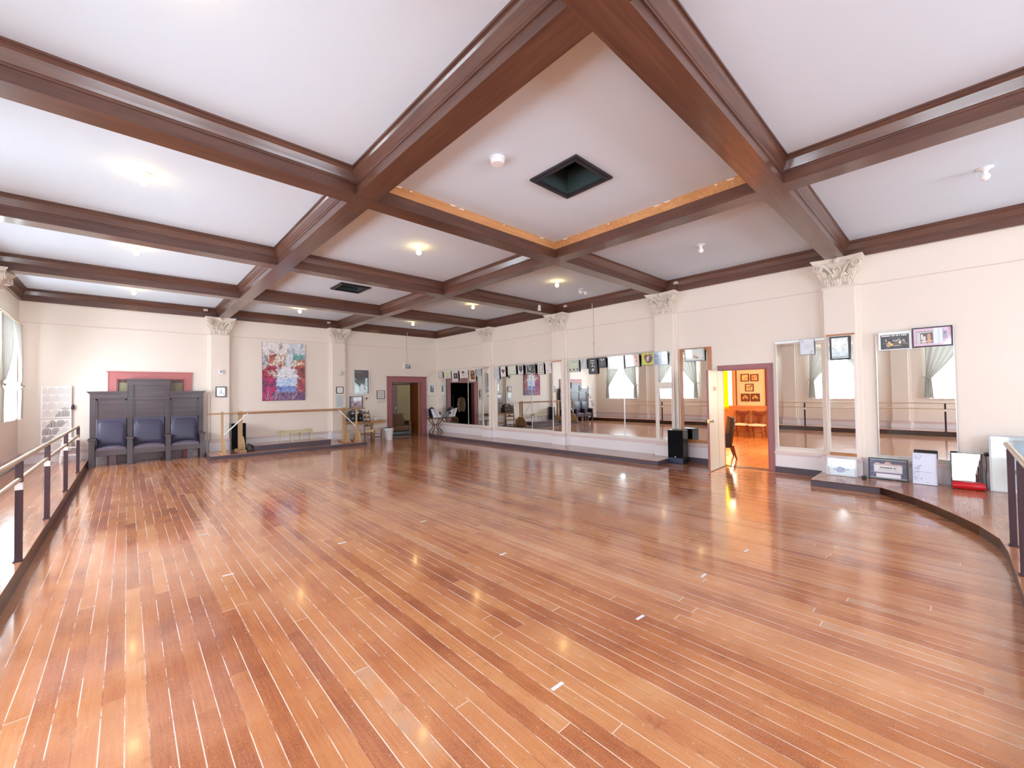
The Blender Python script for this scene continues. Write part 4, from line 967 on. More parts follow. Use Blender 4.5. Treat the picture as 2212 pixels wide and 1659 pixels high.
MB().box(-.30, -.28, .30, .30, .26, .44).build('seat', M['brownl'], t, bevel=.03)
for sx in (-1, 1):
    MB().box(sx * .27, -.28, .28, sx * .35, .28, .62).build('armrest', M['brownl'], t, bevel=.02)
    MB().tube([(sx * .29, .34, .34), (sx * .29, .38, .15), (sx * .29, .42, 0)], [.03, .024, .016], 8).build('leg', M['cherry'], t)
    MB().tube([(sx * .29, -.25, .32), (sx * .29, -.26, 0)], [.03, .016], 8).build('leg', M['cherry'], t)

# ------------------------------------------------------------------ back room beyond the far doorway
struct(MB().box(6.6, D, -.1, 11.2, 18.6, 0).build('floor_back_room', M['deckx']))
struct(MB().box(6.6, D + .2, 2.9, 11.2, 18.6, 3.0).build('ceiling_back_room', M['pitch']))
struct(MB().box(6.6, 18.5, 0, 11.2, 18.6, 2.9).build('wall_back_room_far', M['roomdark']))
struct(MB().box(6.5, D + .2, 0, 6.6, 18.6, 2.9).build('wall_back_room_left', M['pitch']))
struct(MB().box(11.1, D + .2, 0, 11.2, 18.6, 2.9).build('wall_back_room_right', M['roomdark']))
t = thing('back_room_door', 'brown wooden door standing open inside the far doorway', 'door', (8.87, D + .21, 0), R(86), kind='thing')
MB().box(0, -.02, .01, .80, .02, 2.15).build('panel', M['doorwood'], t, bevel=.004)
MB().box(-.01, -.03, 0, .015, .03, 2.15).build('hinge_edge', M['brass'], t)
t = thing('closet_door', 'dark red door with a small white knob deep in the back room', 'door', (8.62, 16.9, 0), R(12), kind='thing')
MB().box(-.16, -.02, 0, .16, .02, 2.10).build('panel', M['darkred'], t)
MB().lathe([(0, -.05), (.03, -.04), (.03, -.02), (.01, 0)], 12, (0, 0, 0), 'Y').build('door_knob', M['white'], t, loc=(.04, -.02, 1.08), smooth=40)
tag(MB().box(9.0, 17.6, 0, 10.2, 17.66, 2.12).build('partition_panel', M['roomdark']), 'pale yellowish partition panel behind the patterned armchair', 'panel')
tag(MB().box(8.9, 17.55, 2.14, 10.3, 17.72, 2.36).build('wall_shelf', M['black']), 'dark shelf box over the pale partition in the back room', 'shelf')
l = bpy.data.lights.new('back_room_lamp', 'POINT'); l.energy = 26; l.color = (1, .82, .55); l.shadow_soft_size = .12
o = bpy.data.objects.new('back_room_lamp', l); COL.objects.link(o); o.location = (9.6, 16.4, 2.6)
t = thing('patterned_armchair', 'patterned brown armchair in the dim room beyond the far doorway', 'armchair', (8.40, 16.0, 0), R(-14))
MB().box(-.32, -.36, .16, .32, .30, .40).build('seat', M['patterned'], t, bevel=.05)
MB().grid(lambda u, v: ((u - .5) * (.62 - .12 * v), .27 + .16 * v, .36 + .48 * v), 8, 6).build('backrest', M['patterned'], t, solid=.14, bevel=.02)
for sx in (-1, 1): MB().box(sx * .30, -.36, .12, sx * .43, .34, .56).build('armrest', M['patterned'], t, bevel=.04)
MB().box(-.40, -.36, .02, .40, .32, .14).build('base_skirt', M['black'], t)
t = thing('hanging_shirt', 'white shirt hanging in the dark back room, seen in the corner mirror', 'shirt', (7.30, 16.35, 0), R(20))
def shirt(u, v): return ((u - .5) * (.22 + .16 * math.sin(PI * min(1, v * .9 + .1)) + .05 * v), .04 * math.sin(u * 14) + .06 * math.sin(PI * u), 1.50 - .68 * v - .10 * abs(u - .5))
MB().grid(shirt, 16, 14).build('cloth', M['shirt'], t, solid=.02, smooth=60)
MB().tube([(-.2, 0, 1.43), (0, 0, 1.53), (.2, 0, 1.43)], .008, 6).tube([(0, 0, 1.53), (0, 0, 1.62)], .005, 6).build('hanger', M['steel'], t)
tag(MB().tube([(6.8, 16.37, 1.62), (7.8, 16.37, 1.62)], .014, 8).tube([(6.82, 16.37, 0), (6.82, 16.37, 1.62)], .014, 8).tube([(7.78, 16.37, 0), (7.78, 16.37, 1.62)], .014, 8).build('clothes_rail', M['black']), 'black clothes rail holding the white shirt in the back room', 'clothes rail')

# ------------------------------------------------------------------ dark triple throne
TX = .435
t = thing('triple_throne', 'dusty dark wooden triple throne with navy leather backs and seats', 'throne', (TX, 14.38, 0))
def ux(x): return x - TX
PX = [-.64, .045, .80, 1.535]
for i, x in enumerate(PX):
    x = ux(x)
    b = MB(); b.box(x - .055, 0, 0, x + .055, .11, .66); b.build('front_post', M['thronez'], t, bevel=.004)
    b = MB(); b.box(x - .075, -.02, .66, x + .075, .40, .695); b.box(x - .065, -.01, .635, x + .065, .38, .66); b.build('armrest', M['throne'], t, bevel=.004)
    MB().box(x - .05, .11, .28, x + .05, .38, .635).build('arm_panel', M['throne'], t)
    MB().box(x - .055, .36, 0, x + .055, .46, 1.68).build('back_post', M['thronez'], t, bevel=.004)
for i in range(3):
    a, c = ux(PX[i]) + .055, ux(PX[i + 1]) - .055
    MB().box(a, .03, .26, c, .07, .40).build('front_rail', M['throne'], t, bevel=.003)
    if i != 1: MB().box((a + c) / 2 - .06 + (.02 if i == 0 else .1), .06, 0, (a + c) / 2 + .07 + (.02 if i == 0 else .1), .09, .27).build('centre_support', M['throne'], t)
    MB().grid(lambda u, v: (a + .02 + u * (c - a - .04), .02 + v * .36, .44 + .055 * (math.sin(PI * u) * math.sin(PI * v)) ** .5), 12, 10).box(a + .02, .03, .395, c - .02, .36, .442).build('seat_cushion', M['seatl'], t, smooth=50)
    MB().grid(lambda u, v: (a + .015 + u * (c - a - .03), .30 + .07 * v - .05 * (math.sin(PI * u) * math.sin(PI * v)) ** .4, .47 + .70 * v), 12, 12).box(a + .02, .34, .46, c - .02, .37, 1.165).build('back_cushion', M['leather'], t, smooth=50)
    MB().box(a, .385, 1.16, c, .41, 1.68).build('upper_panel', M['throne'], t)
    b = MB()
    for q in ((a, 1.16, a + .035, 1.67), (c - .035, 1.16, c, 1.67), (a, 1.63, c, 1.67)): b.box(q[0], .365, q[1], q[2], .39, q[3])
    b.build('panel_moulding', M['thronez'], t, bevel=.003)
    MB().box(a, .36, .30, c, .38, .50).build('back_rail', M['throne'], t)
x0_, x1_ = ux(PX[0]) - .055, ux(PX[3]) + .055
ca, cb = ux(PX[1]) - .055, ux(PX[2]) + .055
b = MB()
for a, c in ((x0_, ca), (cb, x1_)):
    b.box(a, .34, 1.68, c, .47, 1.80)
b.box(ca, .35, 1.64, cb, .47, 1.71)
b.build('frieze', M['throne'], t, bevel=.003)
for a, c, e0, e1 in ((x0_, ca, 1, 0), (cb, x1_, 0, 1)):
    b = MB()
    for z0, z1, o_ in ((1.80, 1.82, .015), (1.82, 1.84, .03), (1.84, 1.865, .05)): b.box(a - o_ * e0, .34 - o_, z0, c + o_ * e1, .47, z1)
    b.build('cornice', M['throne'], t)
for q in (ca, cb - .12): MB().box(q, .345, 1.71, q + .12, .47, 2.03).build('crest_post', M['thronez'], t, bevel=.003)
MB().box(ca + .12, .38, 1.71, cb - .12, .41, 2.03).build('crest_panel', M['throne'], t)
b = MB(); b.box(ca, .33, 2.03, cb, .47, 2.14)
for z0, z1, o_ in ((2.14, 2.155, .015), (2.155, 2.17, .03), (2.17, 2.19, .045)): b.box(ca - o_, .33 - o_, z0, cb + o_, .47, z1)
b.build('crest_cornice', M['throne'], t)

# ------------------------------------------------------------------ white openwork screen and step stool
t = thing('openwork_screen', 'white openwork screen of nested arches leaning in the corner', 'screen', (-1.27, 14.93, .40), tilt=0)
for k_ in range(2):
    z0 = .02 + k_ * .80
    MB().box(-.255, -.018, z0, .255, 0, z0 + .79).build('lattice_panel', M['screenw'], t, bevel=.003)
    for dark in (0, 1):
        b = MB()
        for row in range(4):
            zr = z0 + .035 + row * .183
            for j in range(-1, 4):
                cxx = -.225 + .075 + j * .15 + (.075 if row % 2 else 0)
                for rr_ in (.064, .045, .026, .008):
                    pts = [(cxx + rr_, zr)] + [(cxx + rr_ * math.cos(PI * i / 12), zr + .10 + rr_ * math.sin(PI * i / 12)) for i in range(13)] + [(cxx - rr_, zr)]
                    fine = []
                    for (xa, za), (xb, zb) in zip(pts, pts[1:]):
                        n5 = 6 if abs(za - zb) > .05 else 1
                        fine += [((xa + (xb - xa) * q / n5, za + (zb - za) * q / n5), (xa + (xb - xa) * (q + 1) / n5, za + (zb - za) * (q + 1) / n5)) for q in range(n5)]
                    for (xa, za), (xb, zb) in fine:
                        if max(abs(xa), abs(xb)) > .222: continue
                        ax, az, bx_, bz = .172, .96, -.208, .32; tt = max(0, min(1, ((xa - ax) * (bx_ - ax) + (za - az) * (bz - az)) / ((bx_ - ax) ** 2 + (bz - az) ** 2)))
                        if (math.hypot(xa - ax - tt * (bx_ - ax), (za - az - tt * (bz - az))) < .12) != bool(dark): continue
                        d = Vector((xb - xa, 0, zb - za)).normalized() * .0048; nx, nz = -d.z, d.x
                        b.add([(xa - nx, -.0186, za - nz), (xb - nx, -.0186, zb - nz), (xb + nx, -.0186, zb + nz), (xa + nx, -.0186, za + nz)], [(0, 1, 2, 3)])
        if b.v: b.build('arch_slots', M['hole'] if dark else M['slot'], t)
MB().lathe([(0, 0), (.03, .01), (.035, .06), (.02, .12), (0, .13)], 12, (.275, -.01, 1.02)).build('hanging_tassel', M['darkpost'], t, smooth=40)
t = thing('step_stool', 'small white step stool half hidden behind the railing', 'stool', (-1.02, 14.72, .165))
for sx in (-1, 1):
    b = MB()
    b.hexa([(sx * .15 - .02, -.20, 0), (sx * .15 + .02, -.20, 0), (sx * .15 + .02, -.16, 0), (sx * .15 - .02, -.16, 0)], [(sx * .11 - .02, -.08, .55), (sx * .11 + .02, -.08, .55), (sx * .11 + .02, -.04, .55), (sx * .11 - .02, -.04, .55)])
    b.build('leg', M['screenw'], t)
    b = MB(); b.hexa([(sx * .15 - .02, .12, 0), (sx * .15 + .02, .12, 0), (sx * .15 + .02, .16, 0), (sx * .15 - .02, .16, 0)], [(sx * .11 - .02, .02, .55), (sx * .11 + .02, .02, .55), (sx * .11 + .02, .06, .55), (sx * .11 - .02, .06, .55)])
    b.build('leg', M['screenw'], t)
MB().box(-.15, -.12, .55, .15, .10, .575).build('seat', M['screenw'], t, bevel=.004)
MB().box(-.13, -.17, .34, .13, -.09, .36).build('step', M['screenw'], t)
MB().box(-.14, -.19, .16, .14, -.13, .18).build('step', M['screenw'], t)

# ------------------------------------------------------------------ portable barres on the end platform
def barre(label, y, xa, xb, ra, rb, zt, wide, thick, braces, zf=.10):
    t = thing('portable_barre', label, 'barre', (xa, y, zf))
    for x in (xa, xb):
        x -= xa; wd2 = wide / 2
        MB().box(x - wd2, -.028, .05, x + wd2, .028, zt - zf + .05).build('post', M['lightwood'], t, bevel=.004)
        # rounded gusset board running front to back and the flat foot
        pts = [(-.30, .05), (-.30, .10), (-.25, .22), (-.16, .34), (-.05, .42), (.05, .42), (.16, .34), (.25, .22), (.30, .10), (.30, .05)]
        MB().prism(pts, x + wd2, x + wd2 + .02, 'X').build('gusset', M['lightwood'], t)
        MB().box(x - wd2 - .03, -.34, 0, x + wd2 + .05, .34, .05).build('foot', M['lightwoodx'], t, bevel=.006)
    MB().tube([(ra - xa, -.045, zt - zf), (rb - xa, -.045, zt - zf)], thick, 12).build('barre_rod', M['lightwoodx'], t, smooth=40)
    for s_, x in ((1, xa), (-1, xb)):
        if braces: MB().tube([(x - xa + s_ * .03, -.045, .62 - zf), (x - xa + s_ * .60, -.045, zt - zf - .02)], .017, 8).build('brace', M['white'], t)
    return t
barre('thin-posted portable barre with white diagonal braces', 13.80, 1.91, 5.66, 1.57, 5.95, 1.222, .05, .018, True)
barre('thicker pale wooden portable barre standing behind the braced one', 14.20, 2.40, 5.39, 2.33, 5.45, 1.205, .11, .034, False)

# gilded bench on the riser
t = thing('gilded_bench', 'low gilded bench with curved legs on the riser', 'bench', (3.93, 14.36, .262))
MB().grid(lambda u, v: (-.46 + .92 * u, -.15 + .30 * v, .335 - .03 * math.sin(PI * u)), 16, 4).box(-.46, -.15, .27, .46, .15, .305).build('seat', M['gold'], t, solid=.02)
MB().box(-.47, -.16, .255, .47, -.13, .30).build('apron', M['gold'], t, bevel=.004)
for x in (-.44, -.14, .14, .44):
    for y in (-.13, .13):
        MB().tube([(x, y, .30), (x + .01, y, .2), (x * .985, y, .08), (x * 1.02, y, 0)], [.024, .018, .012, .016], 8).build('leg', M['gold'], t, smooth=40)

# speakers
def tower(label, loc, rz, w_, d_, h, plinth=True):
    t = thing('tower_speaker', label, 'speaker', loc, rz)
    MB().box(-w_ / 2, 0, .0, w_ / 2, d_, h).build('cabinet', M['black'], t, bevel=.006)
    MB().box(-w_ / 2 + .008, -.018, .14 if plinth else .02, w_ / 2 - .008, 0, h - .01).build('speaker_cloth', M['blackc'], t, bevel=.006)
    if plinth:
        MB().box(-w_ / 2 + .005, -.006, .005, w_ / 2 - .005, 0, .135).build('plinth_front', M['blue'], t)
        MB().box(-.018, -.022, .155, .018, -.018, .168).build('badge', M['white'], t)
    return t
tower('tall black floor speaker with a dark blue plinth beside the orange-framed mirror', (9.16, 4.368, 0), RZ['R'] + R(4), .35, .30, .765)
tower('tall black speaker cabinet standing behind the portable barres', (2.43, 14.60, .10), 0, .37, .22, .785, False)
t = thing('monitor_wedge', 'low black floor wedge next to the barre foot', 'speaker', (2.60, 14.12, .10))
MB().prism([(-.10, 0), (.34, 0), (.34, .04), (.10, .14), (-.10, .16)], -.16, .0, 'X') if False else None
MB().hexa([(-.08, -.30, 0), (.085, -.30, 0), (.085, .22, 0), (-.08, .22, 0)], [(-.08, -.28, .06), (.08, -.28, .06), (.08, .20, .14), (-.08, .20, .16)]).build('cabinet', M['black'], t, bevel=.01)

# ------------------------------------------------------------------ desk corner
t = thing('writing_desk', 'honey-coloured wooden desk against the end wall', 'desk', (6.37, 14.62, 0))
MB().box(-.70, -.26, .70, .68, .20, .735).build('desktop', M['deskwood'], t, bevel=.006)
MB().box(-.64, -.23, .64, .62, -.20, .70).box(-.64, .15, .64, .62, .18, .70).build('apron', M['deskwood'], t)
for x in (-.38, .22):
    b = MB(); b.prism([(-.20, 0), (-.20, .05), (-.06, .10), (-.04, .60), (-.18, .70), (.16, .70), (.04, .60), (.06, .10), (.18, .05), (.18, 0)], x - .02, x + .02, 'X'); b.build('trestle', M['deskwood'], t, bevel=.004)
MB().box(-.38, -.03, .22, .22, .0, .30).build('stretcher', M['deskwood'], t)
t = thing('stereo_cabinet', 'black stereo box on the desk', 'stereo', (5.93, 14.58, .735))
MB().box(-.25, -.16, 0, .25, .16, .235).build('cabinet', M['black'], t, bevel=.006)
MB().box(-.22, -.166, .03, .22, -.16, .20).build('front_panel', M['blackc'], t)
for x in (-.14, .14): MB().lathe([(.06, 0), (.06, -.006), (.02, -.01), (0, -.01)], 16, (x, -.166, .115), 'Y').build('speaker_cone', M['ventg'], t, smooth=40)
t = thing('boombox', 'rounded black portable CD radio on top of the stereo box', 'radio', (5.95, 14.58, .970))
MB().prism([(-.22, .02), (-.20, .0), (.20, .0), (.22, .02), (.22, .11), (.17, .155), (-.17, .155), (-.22, .11)], -.10, .10, 'Y').build('body', M['black'], t, bevel=.008)
for x in (-.15, .16): MB().lathe([(.05, 0), (.048, -.008), (.02, -.004), (0, -.004)], 16, (x, -.10, .075), 'Y').build('speaker_cone', M['steel'], t, smooth=40)
MB().box(-.03, -.104, .06, .08, -.10, .12).build('display', M['white'], t)
MB().box(-.07, -.103, .02, .10, -.10, .045).build('button_strip', M['ventg'], t)
MB().tube([(-.16, 0, .15), (-.14, 0, .185), (.14, 0, .185), (.16, 0, .15)], .010, 8).build('handle', M['black'], t)
t = thing('desk_jar', 'small clear and white jar on the desk', 'jar', (6.69, 14.55, .735))
MB().lathe([(.035, 0), (.038, .01), (.038, .10), (.03, .115)], 16).build('glass', M['screenw'], t, smooth=40)
MB().lathe([(.032, .115), (.032, .135), (0, .14)], 16).build('lid', M['steel'], t, smooth=40)
MB().tube([(-.02, .0, .10), (-.05, .02, .20)], .004, 6).build('stick', M['steel'], t)
# ladder-back chair, facing the desk corner
t = thing('ladder_back_chair', 'brown ladder-back chair with a woven rush seat in front of the desk', 'chair', (6.30, 13.95, 0), R(34))
b = MB().grid(lambda u, v: ((u - .5) * (.46 - .06 * v), -.20 + .38 * v, .435 + .008 * math.sin(u * 60)), 30, 4); b.box(-.22, -.19, .405, .22, .17, .432); b.build('rush_seat', M['rush'], t)
for sx in (-1, 1):
    MB().tube([(sx * .225, -.20, 0), (sx * .225, -.20, .30), (sx * .225, -.20, .47)], [.017, .022, .02], 10).build('leg', M['chairwood'], t, smooth=40)
    MB().tube([(sx * .20, .19, 0), (sx * .20, .19, .44), (sx * .195, .23, .80), (sx * .19, .285, 1.14)], [.018, .022, .019, .015], 10).build('leg', M['chairwood'], t, smooth=40)
    MB().tube([(sx * .225, -.2, .16), (sx * .20, .19, .16)], .010, 6).tube([(sx * .225, -.2, .30), (sx * .20, .19, .30)], .010, 6).build('stretcher', M['chairwood'], t)
MB().tube([(-.225, -.2, .22), (.225, -.2, .22)], .012, 6).tube([(-.2, .19, .22), (.2, .19, .22)], .010, 6).build('stretcher', M['chairwood'], t)
for i in range(4):
    z = .56 + i * .148; yy = .205 + i * .022
    MB().grid(lambda u, v: ((u - .5) * .38, yy + .03 * math.sin(PI * u) + .008 * v, z + v * (.055 + .045 * math.sin(PI * u) ** 2 * (1 if i < 3 else 1.3)) + .012 * math.cos(u * 4 * PI) * v - .012 * math.sin(PI * u)), 16, 4).build('ladder_slat', M['chairwood'], t, solid=.012)
# bucket with liner and a wire rack
t = thing('waste_bin', 'white waste bin with a plastic liner beside the far doorway', 'bin', (7.09, 14.33, 0))
MB().lathe([(.125, 0), (.13, .01), (.16, .40), (.165, .44), (.17, .445), (.155, .44), (.12, .02)], 24).build('body', M['white'], t, smooth=40)
MB().grid(lambda u, v: ((.172 + .006 * math.sin(u * 50)) * math.cos(u * 2 * PI), (.172 + .006 * math.sin(u * 50)) * math.sin(u * 2 * PI), .46 - .10 * v + .01 * math.sin(u * 25)), 60, 3).build('liner', M['sheer'], t)
MB().lathe([(.168, .445), (.178, .455), (.168, .465)], 24).build('rim', M['black'], t, smooth=40)
t = thing('power_tool_case', 'dark wire basket hanging near the bin behind the chair', 'basket', (6.83, 14.60, .50)) if False else None
# X-legged side table, card and bag by the far platform
t = thing('curved_leg_table', 'small wooden table on four curved crossing legs by the room corner', 'table', (9.27, 14.55, .122))
MB().prism([(-.31, -.16), (.31, -.16), (.31, .2), (-.31, .2)], .545, .57).build('tabletop', M['chairwood'], t, bevel=.005)
for sx in (-1, 1):
    for sy in (-1, 1):
        MB().tube([(sx * .26, sy * .14 + .02, .545), (sx * .20, sy * .10 + .02, .42), (sx * .085, sy * .05 + .02, .28), (sx * .10, sy * .07 + .02, .16), (sx * .23, sy * .13 + .02, 0)], [.020, .020, .020, .020, .026], 8).build('leg', M['chairwood'], t, smooth=40)
MB().tube([(-.09, .02, .275), (.09, .02, .275)], .014, 8).tube([(0, -.05, .275), (0, .09, .275)], .014, 8).build('stretcher', M['cherry'], t)
t = thing('carved_chair_back', 'dark maroon panel with a peaked top on the small table', 'panel', (9.12, 14.58, .694))
MB().prism([(-.10, 0), (-.14, .14), (-.14, .36), (-.07, .42), (-.03, .44), (0, .435), (.03, .44), (.08, .42), (.15, .35), (.12, 0)], .04, .065, 'Y').build('board', M['fpurple'], t)
t = thing('tote_bag', 'white bag with a maroon print slumped on the small table', 'bag', (9.30, 14.50, .710), R(5))
MB().grid(lambda u, v: (-.23 + .50 * u - .10 * v * (u < 2) + (.0 if v < .5 else -.02), -.05 - .10 * (1 - v) * math.sin(PI * u) - .02 * math.sin(u * 12), (.31 + .05 * math.cos(u * 3)) * v * (1 - .45 * max(0, u - .45))), 18, 12).build('cloth', M['bag'], t, solid=.05, smooth=60)
MB().prism([(-.02, .13), (.07, .13), (.075, .19), (.03, .24), (.0, .22), (-.015, .17)], -.155, -.15, 'Y').build('print', M['maroon'], t)

# ------------------------------------------------------------------ small things on the end wall
t = thing('thermostat', 'small white thermostat on the pilaster beside the throne', 'thermostat', wallpt('B', 2.03, 2.36, .125))
MB().box(-.055, -.03, 0, .055, 0, .13).build('body', M['white'], t, bevel=.006); MB().lathe([(.03, 0), (.03, -.006), (0, -.006)], 16, (0, -.03, .075), 'Y').build('dial', M['fgrey'], t, smooth=40)
t = thing('wall_sconce', 'small clear glass wall lamp high on the clock pilaster', 'wall lamp', wallpt('B', 5.515, 2.36, .125))
MB().box(-.03, -.015, .04, .03, 0, .17).build('backplate', M['brass'], t, bevel=.004); MB().lathe([(.03, .03), (.05, .06), (.05, .14), (.035, .17)], 12, (0, -.07, 0)).build('glass_shade', M['fsilver'], t, smooth=40); MB().lathe([(0, 0), (.012, .01), (.012, .03)], 10, (0, -.07, 0)).build('finial', M['brass'], t)
t = thing('wall_clock', 'square black-rimmed clock on the pilaster', 'clock', wallpt('B', 5.50, 1.86, .125))
def rsq(h, r): return [(sx * (h - r) + r * math.cos(a), sz * (h - r) + r * math.sin(a)) for sx, sz, a0 in ((1, 1, 0), (-1, 1, PI / 2), (-1, -1, PI), (1, -1, 1.5 * PI)) for a in [a0 + PI / 2 * i / 4 for i in range(5)]]
MB().prism(rsq(.125, .04), -.03, 0, 'Y').build('rim', M['fblack'], t); MB().prism(rsq(.10, .03), -.034, -.028, 'Y').build('face', M['wplaster'], t)
for a, L_ in ((40, .05), (160, .065)): MB().tube([(0, -.037, 0), (L_ * math.sin(R(a)), -.037, L_ * math.cos(R(a)))], .003, 5).build('hand', M['black'], t)
def notice(A):
    A.rect(0, 0, 1, 1, (206, 216, 218))
    for i in range(14): A.words(.12, .88, .9 - i * .06, .014, (160, 172, 178), .03)
picture('pale blue notice sheet under the square clock', 'B', 5.49, 1.26, .225, .42, 'fsilver', 0, notice, off=.125, tilt=0, name='paper_notice', cat='notice')
def note2(A):
    A.rect(0, 0, 1, 1, (222, 210, 196))
    for i in range(4): A.words(.08, .92, .8 - i * .2, .04, (190, 178, 164), .03)
picture('small cream note under the nested-border frame', 'B', 7.08, 1.37, .30, .125, 'wplaster', 0, note2, off=.012, tilt=0, name='paper_notice', cat='notice')
t = thing('heart_ornament', 'tiny dark heart ornament between the sculpture poster and the nested frame', 'ornament', wallpt('B', 6.53, 1.50, .012))
MB().prism([(0, 0), (.035, .045), (.03, .07), (.01, .07), (0, .055), (-.02, .07), (-.035, .055), (-.03, .035)], -.012, 0, 'Y').build('heart', M['fbrown'], t)
t = thing('exit_sign', 'white EXIT sign on its conduit above the far doorway', 'sign', wallpt('B', 8.21, 2.69, .003))
MB().box(-.165, -.06, 0, .165, 0, .22).build('housing', M['wplaster'], t, bevel=.004)
MB().box(-.10, -.066, .03, .13, -.06, .19).build('sign_face', M['greenexit'], t)
fc = bpy.data.curves.new('exit_text', 'FONT'); fc.body = 'EXIT'; fc.size = .165; fc.align_x = 'CENTER'; fc.align_y = 'CENTER'; fc.extrude = .001
fo = bpy.data.objects.new('tmp_text', fc); COL.objects.link(fo); bpy.context.view_layer.update()
me = bpy.data.meshes.new_from_object(fo.evaluated_get(bpy.context.evaluated_depsgraph_get())); bpy.data.objects.remove(fo)
me.materials.clear(); me.materials.append(M['letter']); o = bpy.data.objects.new('lettering', me); COL.objects.link(o); o.parent = t; o.location = (.015, -.0675, .11); o.rotation_euler = (PI / 2, 0, 0); o.scale = (.62, 1, 1)
tag(MB().tube([(8.21, D - .012, 2.91), (8.21, D - .012, 4.0), (8.21, D - .066, 4.03), (8.21, D - .066, 4.24)], .009, 8).build('conduit', M['conduit'], smooth=40), 'thin painted conduit rising from the EXIT sign', 'conduit')
tag(MB().tube([(W - .012, 6.88, 2.60), (W - .012, 6.88, 4.00), (W - .066, 6.88, 4.03), (W - .066, 6.88, 4.22)], .009, 8).lathe([(.018, 2.98), (.018, 3.06)], 8, (W - .015, 6.88, 0)).build('conduit', M['conduit'], smooth=40), 'thin painted conduit running down to the tops of the wall pictures', 'conduit')
tag(MB().tube([(8.95, D - .01, 2.36), (9.15, D - .01, 2.40), (9.45, D - .01, 2.63), (W - .012, D - .05, 2.67), (W - .01, 14.0, 2.66), (W - .01, 12.0, 2.655), (W - .135, 11.82, 2.65), (W - .135, 11.24, 2.65), (W - .01, 11.12, 2.65), (W - .01, 8.5, 2.665), (W - .135, 8.42, 2.665), (W - .135, 7.85, 2.665), (W - .01, 7.74, 2.66), (W - .01, 5.05, 2.675)], .006, 6).build('cable', M['conduit']), 'thin pale cable running along the tops of the mirrors', 'cable')

# ------------------------------------------------------------------ ceiling fixtures
def bulb_fixture(label, x, y, lit):
    t = thing('bare_bulb_light', label, 'ceiling light', (x, y, HC), 0, 'lit bare bulbs on the ceiling' if lit else 'unlit bare bulbs on the ceiling')
    MB().lathe([(.075, 0), (.075, -.008), (.03, -.022), (.028, -.05), (0, -.05)], 20).build('socket_plate', M['white'], t, smooth=40)
    MB().lathe([(.016, -.045), (.02, -.06), (.042, -.085), (.046, -.11), (.036, -.135), (.015, -.148), (0, -.15)], 18).build('bulb', M['bulb' if lit else 'bulboff'], t, smooth=60)
    return t
LIT = [(.13, 3.12, 'lit bare bulb in the window-side bay nearest overhead'), (.13, 6.42, 'lit bare bulb in the window-side bay, biggest of those showing their plate'), (.10, 9.65, 'lit bare bulb in the window-side bay, middle of that row'), (.10, 13.40, 'lit bare bulb in the window-side bay above the throne'),
       (3.80, 6.46, 'lit bare bulb in the middle row between the two roof vents'), (3.78, 13.36, 'lit bare bulb above the pond painting'),
       (7.45, 6.36, 'lit bare bulb in the mirror-side row beside the twin spotlights'), (7.45, 9.62, 'lit bare bulb in the mirror-side row, middle of the lit three'), (7.55, 13.30, 'lit bare bulb in the corner bay above the EXIT sign')]
UN = [(7.62, 3.07, 'unlit white bulb in the bay above the lounge door'), (7.60, -.33, 'unlit white bulb in the bay over the curved platform')]
first = {}
for grp, lst, lit in ((1, LIT, True), (2, UN, False)):
    for i, (x, y, lb) in enumerate(lst):
        if i == 0: first[grp] = bulb_fixture(lb, x, y, lit)
        else: dup(first[grp], (x, y, HC), 0, lb)
t = thing('smoke_detector', 'round white smoke detector near the open roof vent', 'smoke detector', (3.03, 3.43, HC))
MB().lathe([(.085, 0), (.085, -.03), (.075, -.035)], 28).build('base', M['white'], t, smooth=40); MB().lathe([(.078, -.034), (.078, -.05), (.066, -.07), (0, -.073)], 28).build('cover', M['white'], t, smooth=40)
for (x, y, h), lb in zip(VENTS, ('square black-framed roof vent in the bay with the bare wood strips', 'square black-framed roof vent farther off, beyond the lit middle bulb')):
    x = 3.99; y = 3.15 if y < 5 else 10.04
    t = thing('roof_vent', lb, 'vent', (x, y, HC))
    b = MB()
    for q in ((-.36, -.36, .36, -.29), (-.36, .29, .36, .36), (-.36, -.29, -.29, .29), (.29, -.29, .36, .29)): b.box(q[0], q[1], -.025, q[2], q[3], .0)
    for q in ((-.33, -.33, .33, -.30), (-.33, .30, .33, .33), (-.33, -.30, -.30, .30), (.30, -.30, .33, .30)): b.box(q[0], q[1], -.04, q[2], q[3], -.02)
    b.build('frame', M['ventd'], t)
    b = MB()
    for s_ in (-1, 1): b.box(s_ * .29, -.30, 0, s_ * .30, .30, .32); b.box(-.29, s_ * .29, 0, .29, s_ * .30, .32)
    b.build('duct', M['ventg'], t); MB().box(-.30, -.30, .32, .30, .30, .33).build('duct_end', M['pitch'], t)
t = thing('emergency_light', 'twin white emergency spotlights beside the mirror-side bulb', 'emergency light', (8.52, 6.45, HC))
MB().lathe([(.05, 0), (.05, -.02), (0, -.025)], 16).box(-.10, -.02, -.03, .10, .02, -.015).build('base', M['white'], t)
for s_ in (-1, 1): MB().tube([(s_ * .09, 0, -.03), (s_ * .10, -.02, -.07), (s_ * .12, -.06, -.12)], [.012, .045, .05], 14).build('lamp_head', M['white'], t, smooth=60)
t = thing('beam_sensor', 'small white sensor box on the side of the second ceiling beam', 'sensor', (8.80, PY[1] - PW / 2, 4.06))
MB().box(-.06, -.05, .0, .03, 0, .17).build('body', M['white'], t, bevel=.005); MB().box(.035, -.02, .01, .07, 0, .16).build('bracket', M['fgrey'], t)
